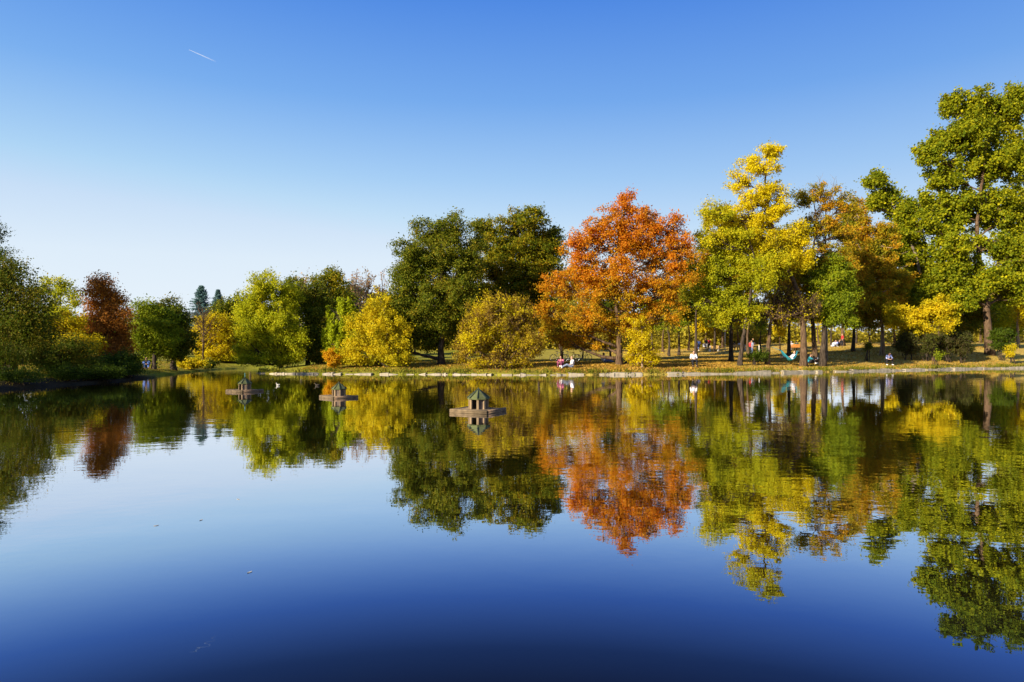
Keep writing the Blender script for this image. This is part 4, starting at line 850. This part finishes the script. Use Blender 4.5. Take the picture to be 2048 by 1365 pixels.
POSES = {}
def person_meshes(kind):
    J = pose(kind)
    b = MB(); up_ = unit(J['nec'] - J['pel'])
    def T(pts, r, s=9): b.tube(np.array(pts), r, s)
    T([J['pel'] - up_ * .06, J['pel'] + up_ * .08, (J['pel'] + J['che']) / 2, J['che'], J['nec'] - up_ * .03], [.125, .135, .115, .145, .085], 12)
    T([J['nec'] - up_ * .08, J['nec'], J['hea'] - up_ * .05], [.062, .055, .055])
    fw = np.array([0, -1.0, 0])
    b.sphere(J['hea'] + up_ * .02, (.074, .092, .112), 14, 9); b.sphere(J['hea'] + fw * .03 - up_ * .055, (.055, .055, .055), 10, 6)          # skull and jaw
    T([J['hea'] + fw * .085 + up_ * .02, J['hea'] + fw * .108 - up_ * .018], [.010, .017], 6)                                                     # nose
    for sx_ in (-1, 1): b.sphere(J['hea'] + np.array([sx_ * .076, .012, .0]), (.013, .024, .033), 8, 5)                                           # ears
    for q in (0, 1):
        sg = -1 if q == 0 else 1
        T([J['che'] + up_ * .07, J['sh'][q]], [.10, .062]); T([J['sh'][q], (J['sh'][q] + J['el'][q]) / 2, J['el'][q]], [.056, .050, .040]); T([J['el'][q], J['ha'][q]], [.041, .026])
        T([J['hip'][q], (J['hip'][q] + J['kne'][q]) / 2, J['kne'][q]], [.094, .080, .056]); T([J['kne'][q], J['kne'][q] * .65 + J['ank'][q] * .35, J['ank'][q]], [.056, .056, .036])
        sh_ = J['ank'][q] - J['kne'][q]; ft = fw if abs(unit(sh_)[2]) > .5 else np.array([0, -.25, .97])
        T([J['ank'][q] - ft * .05 - np.array([0, 0, .03]), J['ank'][q] + ft * .08 - np.array([0, 0, .04]), J['ank'][q] + ft * .17 - np.array([0, 0, .05])], [.036, .038, .026])
        w = J['ha'][q]; dv = unit(w - J['el'][q]); sd_ = unit(np.cross(dv, [0, 0, 1.0]) if abs(dv[2]) < .9 else np.array([0, -1.0, 0])); nn = np.cross(sd_, dv)
        T([w, w + dv * .05, w + dv * .09], [.026, .036, .032])                                                                                      # palm
        for f, (o_, L) in enumerate(((-.027, .068), (-.009, .080), (.009, .074), (.026, .058))):
            r0_ = w + dv * .085 + sd_ * o_; T([r0_, r0_ + dv * L * .55 + nn * .006, r0_ + dv * L * .9 + nn * .026], [.0095, .009, .007], 6)
        r0_ = w + dv * .03 + sd_ * .028 * -sg; T([r0_, r0_ + dv * .03 - sd_ * .03 * sg, r0_ + dv * .062 - sd_ * .036 * sg + nn * .01], [.013, .011, .008], 6)   # thumb
    t = MB()
    t.tube(np.array([J['pel'] + up_ * .00, J['pel'] + up_ * .10, (J['pel'] + J['che']) / 2, J['che'], J['nec'] - up_ * .05]), [.152, .158, .142, .165, .085], 12)
    for q in (0, 1):
        t.tube(np.array([J['che'] + up_ * .07, J['sh'][q]]), [.112, .072], 10); t.tube(np.array([J['sh'][q], J['el'][q], J['el'][q] * .75 + J['ha'][q] * .25]), [.071, .060, .054], 10); t.sphere(J['sh'][q], .072); t.sphere(J['el'][q], .061)
    u = MB()
    u.tube(np.array([J['pel'] - up_ * .09, J['pel'] + up_ * .03]), [.145, .148], 12)
    for q in (0, 1):
        u.tube(np.array([J['hip'][q], (J['hip'][q] + J['kne'][q]) / 2, J['kne'][q]]), [.114, .102, .084], 10); u.tube(np.array([J['kne'][q], J['kne'][q] * .1 + J['ank'][q] * .9]), [.083, .064], 10); u.sphere(J['kne'][q], .086)
    h = MB(); h.sphere(J['hea'] + up_ * .045 - fw * .018, (.088, .094, .095), 12, 8); h.sphere(J['hea'] - fw * .05 - up_ * .03, (.072, .055, .08), 10, 6)
    ks, es = [], []
    for q in (0, 1):
        sh_ = J['ank'][q] - J['kne'][q]; ft = fw if abs(unit(sh_)[2]) > .5 else np.array([0, -.25, .97])
        k = MB(); ks.append(k); k.tube(np.array([J['ank'][q] - ft * .07 - np.array([0, 0, .03]), J['ank'][q] + ft * .08 - np.array([0, 0, .035]), J['ank'][q] + ft * .19 - np.array([0, 0, .045])]), [.046, .050, .036], 9)
    for sx_ in (-1, 1):
        e = MB(); es.append(e); e.sphere(J['hea'] + np.array([sx_ * .030, -.090, .018]), .011, 6, 4)
    mo = MB(); mo.sphere(J['hea'] + np.array([0, -.096, -.052]), (.024, .008, .007), 8, 4)
    return J, b, t, u, h, ks, es, mo

EYEM = cloth('eye_dark', (.02, .015, .012)); LIP = cloth('lip', (.35, .10, .09))
def person(label, x, d, kind, top, bot, hair='dark', shoe='dark', rot=0.0, z=None, sc=1.0, group='people in the park', y=None):
    loc = at(x, d) if z is None else (PX(x, d), d, z)
    root = thing('person', label, 'person', loc, rot, group); root.scale = (sc,) * 3
    if kind not in POSES:
        J, b, t, u, h, ks, es, mo = person_meshes(kind)
        POSES[kind] = [remesh(b, 'body', .0085, SKIN, root, 3), remesh(t, 'shirt', .02, CL_[top], root, 5), remesh(u, 'trousers', .02, CL_[bot], root, 5),
                       remesh(h, 'hair', .015, HAIR[hair], root, 3), *[remesh(k, 'shoe', .014, SHOE[shoe], root, 3) for k in ks], *[e.build('eye', EYEM, root, True) for e in es], mo.build('mouth', LIP, root, True)]
    else:
        for o in POSES[kind]:
            c = o.copy(); COL.objects.link(c); c.parent = root
            nm = o.name.split('.')[0]
            m_ = dict(shirt=CL_[top], trousers=CL_[bot], hair=HAIR[hair], shoe=SHOE[shoe]).get(nm)
            if m_: c.material_slots[0].link = 'OBJECT'; c.material_slots[0].material = m_
    return root

STOOL = mat_plain('black_canvas', (.02, .02, .025), .8)
METAL = mat_plain('dark_metal', (.03, .03, .032), .4, .1, metal=.6)
def stool(label, x, d, zt, dy=0.07):
    bx, by, bz = at(x, d)
    r = thing('camp_stool', label, 'stool', (bx, by + dy, bz), group='camp stools on the bank')
    a = MB(); a.box((0, 0, zt - .012), (.36, .30, .022)); a.build('seat', STOOL, r)
    for sx_ in (-1, 1):
        for sy_ in (-1, 1):
            g = MB(); g.tube(np.array([(sx_ * .16, sy_ * .14, 0.0), (-sx_ * .14, sy_ * .14, zt - .02)]), .012, 6); g.build('leg', METAL, r)

person('person with a white top and black trousers sitting on the bank facing the lake', 1387, 53.2, 'sit', 'white', 'black', 'dark', 'dark')
stool('black camp stool under the person in white and black on the bank', 1387, 53.2, .40)
person('hunched person in a pale blue jacket, black trousers and white shoes on the right bank', 1775, 61.5, 'hunch', 'lilac', 'black', 'dark', 'white')
stool('black camp stool under the hunched person in the pale blue jacket', 1775, 61.5, .36, .10)
person('woman in a pink top sitting on the bank beside the golden bush', 1122, 51.2, 'knees', 'pink', 'maroon', 'brown', 'dark', R(-20))
person('woman in a white top with pale jeans stretched out towards the left', 1143, 51.0, 'ground', 'white', 'pale', 'fair', 'white', R(-70))
person('person in white shirt and jeans lounging left of the orange-red maple trunk', 1208, 58.5, 'ground', 'white', 'jeans', 'dark', 'dark', R(75))
person('person in a rose and white top sitting right of the orange-red maple trunk', 1263, 54.5, 'knees', 'rose', 'navy', 'fair', 'dark', R(10))
person('person in dark blue standing behind the slender yellow sapling', 1271, 72, 'stand', 'navy', 'black', 'brown', 'dark', R(90))
person('stroller in a white top walking on the lawn beside the one in blue', 1393, 104, 'walk', 'white', 'maroon', 'fair', 'white', R(160))
person('stroller in a blue shirt walking on the lawn', 1397.5, 103, 'walk', 'blue', 'jeans', 'dark', 'white', R(185))
person('person in a black top standing by the push-chair', 1412.5, 105, 'stand', 'black', 'grey', 'fair', 'dark', R(150))
person('person in a red top standing by the push-chair', 1418, 106, 'stand', 'red', 'black', 'brown', 'dark', R(200))
person('person in red and black standing alone under the half bare lawn tree', 1500, 86, 'stand', 'red', 'black', 'dark', 'dark', R(100))
person('person in a pale top and jeans close beside the one in red and black', 1503.5, 88, 'stand', 'pale', 'jeans', 'brown', 'dark', R(-60))
person('person in dark green walking near the yellow litter bin', 1505, 96, 'walk', 'green', 'black', 'fair', 'dark', R(40))
person('child in a turquoise jacket crouching right of the tallest locust trunk', 1620, 59.5, 'knees', 'teal', 'black', 'brown', 'white', R(60))
person('person in grey sitting beside the child in turquoise', 1631, 60, 'knees', 'grey', 'black', 'dark', 'dark', R(-40))
person('person in white sitting leftmost in the picnic group', 1667, 94, 'knees', 'white', 'pale', 'dark', 'white', R(90))
person('person in a pale blue top sitting second from left in the picnic group', 1671.5, 95, 'ground', 'lilac', 'jeans', 'brown', 'white', R(-60))
person('person in navy sitting on the grass next to the standing one of the picnic group', 1678, 96, 'knees', 'navy', 'black', 'dark', 'dark', R(20))
person('person in a red top standing against the trunk by the picnic group', 1684.5, 95, 'stand', 'red', 'black', 'fair', 'dark', R(-90))
person('person in a pink top and blue trousers half hidden behind the clipped bushes', 1877, 71, 'stand', 'pink', 'blue', 'grey', 'white', R(-30))
person('person in bright blue sitting on the grass below the round green trees', 293, 50.5, 'knees', 'blue', 'blue', 'dark', 'dark', R(30))
person('dark-clothed person sitting under the big dark tree, left one of two', 32, 47, 'knees', 'black', 'black', 'dark', 'dark', R(30))
person('dark-clothed person sitting under the big dark tree, right one of two', 46, 48, 'knees', 'navy', 'black', 'dark', 'dark', R(-30))

# ------------------------------------------------------------------ hammock
HX0, HX1, HD = 1537, 1597, 57.0
p0, p1 = np.array([PX(HX0, HD), HD, gz(PX(HX0, HD), HD) + 1.6]), np.array([PX(HX1, HD), HD - .1, gz(PX(HX1, HD), HD) + 1.25])
hr = thing('hammock', 'turquoise hammock slung between the rough brown trunk and the tallest locust trunk', 'hammock', tuple(p0))
sg0, sg1 = p0 + (p1 - p0) * .40, p0 + (p1 - p0) * .94
def hz(t): return (1 - t) * sg0 + t * sg1 + np.array([0, 0, -1.05 * 4 * t * (1 - t) * (.75 + .5 * t) * .8 - .35 * (1 - t) * .6])
T_ = np.linspace(0, 1, 25); V = []
for t in T_:
    c = hz(t); w = .06 + .42 * math.sin(math.pi * min(1, max(0, t))) ** .6
    for a in np.linspace(-1, 1, 9): V.append(c + np.array([0, a * w, .30 * w * a * a]))
V = np.array(V); i = (np.arange(24)[:, None] * 9 + np.arange(8)[None]).ravel(); Q = np.stack([i, i + 1, i + 10, i + 9], 1)
ho = mesh_np('sling', V - p0, Q, CL_['teal'], hr, True); ho.modifiers.new('t', 'SOLIDIFY').thickness = .02
for a_, b_ in ((p0, hz(0)), (p1 + np.array([.02, 0, 0]), hz(1))):
    g = MB(); g.tube(np.array([a_ - p0, b_ - p0]), .018, 5); g.build('strap', CL_['teal'], hr)
hm = hz(.5)
person('person in a white top lounging in the turquoise hammock', float(1024 + hm[0] * F / hm[1]) + 3, float(hm[1]), 'lounge', 'white', 'black', 'dark', 'dark', R(-90), z=float(hm[2]) - .01)

# ------------------------------------------------------------------ bicycles
RUB = mat_plain('black_rubber', (.012, .012, .012), .7); FRM = mat_plain('dark_frame_paint', (.03, .035, .05), .35, .1); RIMM = mat_plain('steel_rim', (.35, .35, .36), .3, .1, metal=.9)
def torus(mb, c, r, t, n=28, m=6):
    a = np.linspace(0, 2 * math.pi, n + 1); mb.tube(np.stack([c[0] + r * np.cos(a), 0 * a + c[1], c[2] + r * np.sin(a)], 1), t, m, False)
def bicycle(label, x, d, rot, first=[None]):
    loc = at(x, d)
    if first[0]: return dup(first[0], loc, rot, label)
    r = thing('bicycle', label, 'bicycle', loc, rot, 'bicycles parked on the grass')
    for wx in (-.52, .52):
        w = MB(); torus(w, (wx, 0, .34), .325, .022); wo = w.build('wheel', RUB, r, True)
        s_ = MB(); torus(s_, (wx, 0, .34), .298, .010)
        for q in range(14):
            a = q * 2 * math.pi / 14; s_.tube(np.array([(wx, 0, .34), (wx + .30 * math.cos(a), 0, .34 + .30 * math.sin(a))]), .0025, 3)
        s_.tube(np.array([(wx, -.05, .34), (wx, .05, .34)]), .02, 6); s_.build('rim', RIMM, wo, True)
    f = MB(); bb, st, hd, rr_ = (-.05, 0, .30), (-.20, 0, .80), (.36, 0, .82), (-.52, 0, .34)
    for a_, b_, t in ((bb, st, .016), (st, hd, .017), (bb, hd, .019), (bb, rr_, .012), (st, rr_, .010), (hd, (.52, 0, .34), .015), (st, (-.225, 0, .90), .013), (hd, (.33, 0, .95), .015)): f.tube(np.array([a_, b_]), t, 6)
    f.build('frame', FRM, r, True)
    s_ = MB(); s_.sphere((-.235, 0, .93), (.13, .065, .03), 10, 5); s_.build('saddle', RUB, r, True)
    hb = MB(); hb.tube(np.array([(.26, -.29, .98), (.33, -.12, .96), (.33, .12, .96), (.26, .29, .98)]), .012, 6); hb.build('handlebar', METAL, r, True)
    cr = MB(); torus(cr, (-.05, .04, .30), .09, .008, 16, 4); cr.tube(np.array([(-.05, .06, .30), (.05, .07, .17)]), .010, 5); cr.tube(np.array([(-.05, -.06, .30), (-.15, -.07, .43)]), .010, 5); cr.build('crankset', RIMM, r, True)
    first[0] = r; return r
bicycle('bicycle parked crosswise behind the woman in pink, left of the thin black trunk', 1119, 58.8, R(5))
bicycle('bicycle right behind the woman in the white top', 1140, 59.4, R(-8))
bicycle('bicycle parked by the stout grey lawn tree trunk', 1166, 62, R(12))
bicycle('bicycle leaning on the right of the person in grey by the double trunk', 1626, 61.5, R(20))

# ------------------------------------------------------------------ benches and small furniture
CONC = mat_plain('white_concrete', (.62, .58, .52), .85, .15, 5, .3); WOODY = mat_plain('bench_board_yellow', (.50, .30, .09), .7, .25, 9, .2); WOODO = mat_plain('bench_board_orange', (.52, .20, .04), .7, .25, 9, .2)
def bench(label, x, d, L, rot, wood):
    r = thing('park_bench', label, 'bench', at(x, d), rot, 'park benches')
    for sx_ in (-1, 1):
        m_ = MB(); q = sx_ * (L / 2 - .12)
        m_.box((q, 0, .20), (.14, .46, .40)); m_.box((q, .20, .62), (.12, .10, .44)); m_.build('leg', CONC, r)
    s_ = MB()
    for q in range(4): s_.box((0, -.17 + q * .115, .425), (L, .10, .045))
    s_.build('seat', wood, r)
    b_ = MB()
    for q in range(3): b_.box((0, .145, .55 + q * .13), (L, .04, .115))
    b_.build('backrest', wood, r)
bench('short bench with pale ends beside the thick lawn tree trunk', 1428, 99, 1.5, R(180), WOODY)
bench('long yellow bench with white concrete ends seen from behind', 1475, 98, 2.3, R(180), WOODY)
bench('orange bench with white ends behind the hammock', 1592, 88, 2.0, R(180), WOODO)
def seat_at(label, x, d, *a, **k):
    person(label, x, d - .02, 'sit', *a, rot=R(180), **k)
seat_at('person in black sitting on the left of the long yellow bench, back to the lake', 1469, 98.3, 'black', 'black', 'dark')
seat_at('person in white sitting on the right of the long yellow bench, back to the lake', 1479, 98.3, 'white', 'black', 'dark')
seat_at('person in white sitting at the left end of the orange bench', 1583, 88.3, 'white', 'white', 'grey')
seat_at('person in dark green sitting in the middle of the orange bench', 1593, 88.3, 'green', 'black', 'dark')
r = thing('litter_bin', 'yellow round litter bin on the lawn', 'litter bin', at(1509, 95))
m_ = MB(); m_.tube(np.array([(0, 0, .08), (0, 0, .72)]), [.24, .28], 14); m_.build('body', mat_plain('bin_yellow', (.55, .38, .08), .6), r, True)
m_ = MB(); m_.tube(np.array([(0, 0, .72), (0, 0, .76)]), [.30, .29], 14); m_.build('rim', METAL, r); m_ = MB(); m_.tube(np.array([(0, 0, 0), (0, 0, .1)]), .06, 8); m_.build('foot', METAL, r)
r = thing('bollard', 'white stone bollard right of the yellow litter bin', 'bollard', at(1519, 92))
m_ = MB(); m_.tube(np.array([(0, 0, -.05), (0, 0, .85), (0, 0, .98)]), [.15, .13, .06], 10); m_.build('post', CONC, r, True); m_ = MB(); m_.tube(np.array([(0, 0, -.05), (0, 0, .14)]), .24, 10); m_.build('base', CONC, r, True)
r = thing('lamp_post', 'thin pale lamp post left of the long yellow bench', 'lamp post', at(1450, 94))
m_ = MB(); m_.tube(np.array([(0, 0, 0), (0, 0, 3.0)]), [.05, .035], 8); m_.build('pole', CONC, r, True); m_ = MB(); m_.sphere((0, 0, 3.15), .17, 12, 8); m_.build('lamp_globe', mat_plain('opal_glass', (.7, .7, .68), .3), r, True)
r = thing('push_chair', 'push-chair with a white seat between the two standing people', 'push-chair', at(1410, 104.5), R(40))
m_ = MB(); m_.box((0, 0, .55), (.36, .50, .08)); m_.box((0, .22, .78), (.36, .08, .45)); m_.build('seat', CL_['white'], r); m_ = MB()
for sx_ in (-1, 1): m_.tube(np.array([(sx_ * .2, -.35, .12), (sx_ * .2, .2, .6), (sx_ * .2, .55, 1.02)]), .014, 6); m_.tube(np.array([(sx_ * .2, .35, .12), (sx_ * .2, -.1, .55)]), .014, 6)
m_.tube(np.array([(-.2, .55, 1.02), (.2, .55, 1.02)]), .016, 6); m_.build('frame', METAL, r)
for sx_ in (-1, 1):
    for sy_ in (-1, 1):
        m_ = MB(); a = np.linspace(0, 2 * math.pi, 17); m_.tube(np.stack([0 * a + sx_ * .22, sy_ * .35 + .1 * np.cos(a), .12 + .1 * np.sin(a)], 1), .02, 5, False); m_.build('wheel', RUB, r)
r = thing('backpack', 'dark backpack on the grass left of the person in rose and white', 'backpack', at(1252, 54.3), R(15))
m_ = MB(); m_.sphere((0, 0, .22), (.17, .12, .24), 12, 8); m_.build('bag', CL_['navy'], r, True); m_ = MB(); m_.sphere((0, -.11, .15), (.11, .06, .11), 10, 6); m_.build('pocket', CL_['black'], r, True)
m_ = MB()
for sx_ in (-.07, .07): m_.tube(np.array([(sx_, .11, .40), (sx_, .17, .25), (sx_, .11, .06)]), .018, 5)
m_.build('strap', CL_['black'], r, True)

# ------------------------------------------------------------------ birds and flecks on the water
DUCKM = mat_plain('duck_brown', (.06, .045, .03), .7, .4, 20); DUCKW = mat_plain('duck_white', (.38, .35, .30), .7, .2, 20); BILL = mat_plain('bill', (.40, .25, .05), .5)
def duck(label, x, d, rot, mat):
    r = thing('duck', label, 'duck', (PX(x, d), d, 0), rot, 'ducks on the lake')
    r.scale = (.62,) * 3
    b_ = MB(); b_.tube(np.array([(-.20, 0, .085), (-.12, 0, .06), (0, 0, .05), (.11, 0, .055), (.16, 0, .07)]), [.012, .06, .085, .07, .03], 10)
    b_.tube(np.array([(.11, 0, .08), (.15, 0, .14), (.165, 0, .19)]), [.045, .032, .035], 8); b_.sphere((.175, 0, .20), (.048, .038, .040), 10, 6)
    remesh(b_, 'body', .012, mat, r, 3)
    m2 = MB(); m2.tube(np.array([(.21, 0, .195), (.265, 0, .182)]), [.018, .013], 6); m2.build('bill', BILL, r, True)
    for s_ in (-1, 1):
        w = MB(); w.sphere((-.04, s_ * .068, .085), (.12, .022, .045), 10, 5); w.build('wing', mat, r, True)
duck('dark duck swimming just left of the middle duck house', 682 - 48 + 1, 34.0, R(200), DUCKM)
duck('pale duck swimming between the far and the middle duck house', 556, 34.2, R(150), DUCKW)
rl = random.Random(8)
FL = mat_plain('floating_leaf', (.42, .40, .34), .5)
for (fx, fy, lb) in ((402, 1041, 'pale leaf floating on the open blue water'), (476, 999, 'small pale leaf floating above and right of the other one on the blue water'), (312, 1052, 'curled leaf floating left of the pale leaf on the blue water'), (500, 1145, 'dark leaf floating lowest on the blue water')):
    d = F * EYE / (fy - HZ); a = rl.uniform(0, 6); V = [];
    for sx_, sy_ in ((-.06, 0), (-.02, -.028), (.03, -.024), (.075, 0), (.03, .024), (-.02, .028)):
        V.append((sx_ * math.cos(a) - sy_ * math.sin(a), sx_ * math.sin(a) + sy_ * math.cos(a), .006 + abs(sx_) * .15))
    o = mesh_np('floating_leaf', np.array(V) * .38, np.array([(0, 1, 2, 5), (2, 3, 4, 5)]), FL); o.location = (PX(fx, d), d, 0); o.modifiers.new('t', 'SOLIDIFY').thickness = .003
    tag(o, lb, 'leaf', 'leaves floating on the lake')

# ------------------------------------------------------------------ far houses behind the trees
def house(label, x, d, w, dep, h, roof_h, wallc, roofc, nwin, nst, rot):
    r = thing('apartment_house', label, 'house', at(x, d), rot)
    wm = mat_plain('render_' + label[:6], wallc, .9, .1); rm = mat_plain('tiles_' + label[:6], roofc, .8, .25, 3)
    m_ = MB(); m_.box((0, 0, h / 2 - .5), (w, dep, h + 1)); m_.build('wall', wm, r)
    e = .5; m_ = MB(); V = [(-w / 2 - e, -dep / 2 - e, h), (w / 2 + e, -dep / 2 - e, h), (w / 2 + e, dep / 2 + e, h), (-w / 2 - e, dep / 2 + e, h), (-w / 2 + dep / 3, 0, h + roof_h), (w / 2 - dep / 3, 0, h + roof_h)]
    V += [tuple((np.array(V[2]) + V[5]) / 2), tuple((np.array(V[0]) + V[4]) / 2)]
    m_.add(V, [(0, 1, 5, 4), (2, 3, 4, 5), (1, 2, 6, 5), (3, 0, 7, 4), (3, 2, 1, 0)]); m_.build('roof', rm, r)
    gm = mat_plain('glass_' + label[:6], (.05, .07, .09), .15, .1, spec=.6)
    for st in range(nst):
        for q in range(nwin):
            cx, cz = -w / 2 + w * (q + .5) / nwin, h * (st + .55) / nst
            f = MB(); f.box((cx, -dep / 2 - .02, cz), (1.5, .10, 1.6)); fo = f.build('window', CONC, r); f = MB(); f.box((cx, -dep / 2 - .08, cz), (1.25, .06, 1.35)); f.build('pane', gm, fo)
house('pale house with an orange roof behind the huge poplar', 1992, 150, 13, 9, 8.6, 3.0, (.62, .50, .36), (.52, .24, .10), 4, 2, R(-20))
house('whitish house behind the long yellow bench', 1446, 158, 11, 9, 8.2, 2.2, (.66, .64, .60), (.30, .20, .16), 4, 2, R(5))

# ------------------------------------------------------------------ condensation trail
m, n, l, out = newmat('contrail_ice')
tc = n.new('ShaderNodeTexCoord'); sx = n.new('ShaderNodeSeparateXYZ'); l.new(tc.outputs['Generated'], sx.inputs[0])
fd = ramp(n, [(0.0, (.55,) * 3), (.5, (.4,) * 3), (1.0, (.0,) * 3)]); l.new(sx.outputs[0], fd.inputs[0])
df = n.new('ShaderNodeBsdfDiffuse'); df.inputs[0].default_value = (.85, .87, .9, 1); tl = n.new('ShaderNodeBsdfTranslucent'); tl.inputs[0].default_value = (.85, .87, .9, 1)
m1 = n.new('ShaderNodeMixShader'); l.new(df.outputs[0], m1.inputs[1]); l.new(tl.outputs[0], m1.inputs[2])
tr = n.new('ShaderNodeBsdfTransparent'); m2 = n.new('ShaderNodeMixShader'); l.new(fd.outputs[0], m2.inputs[0]); l.new(tr.outputs[0], m2.inputs[1]); l.new(m1.outputs[0], m2.inputs[2]); l.new(m2.outputs[0], out.inputs[0])
D_ = 6000.0; a_, b_ = P3(378, 100, D_), P3(432, 124, D_ * 1.04)
t_ = np.linspace(0, 1, 14); pts = a_[None] * (1 - t_)[:, None] + b_[None] * t_[:, None]
cb = MB(); cb.tube(pts - a_, 1.3 + 4.0 * t_ ** .7, 8); co_ = cb.build('contrail', m, None, True); co_.location = a_
tag(co_, 'short white condensation trail high in the blue sky', 'contrail')
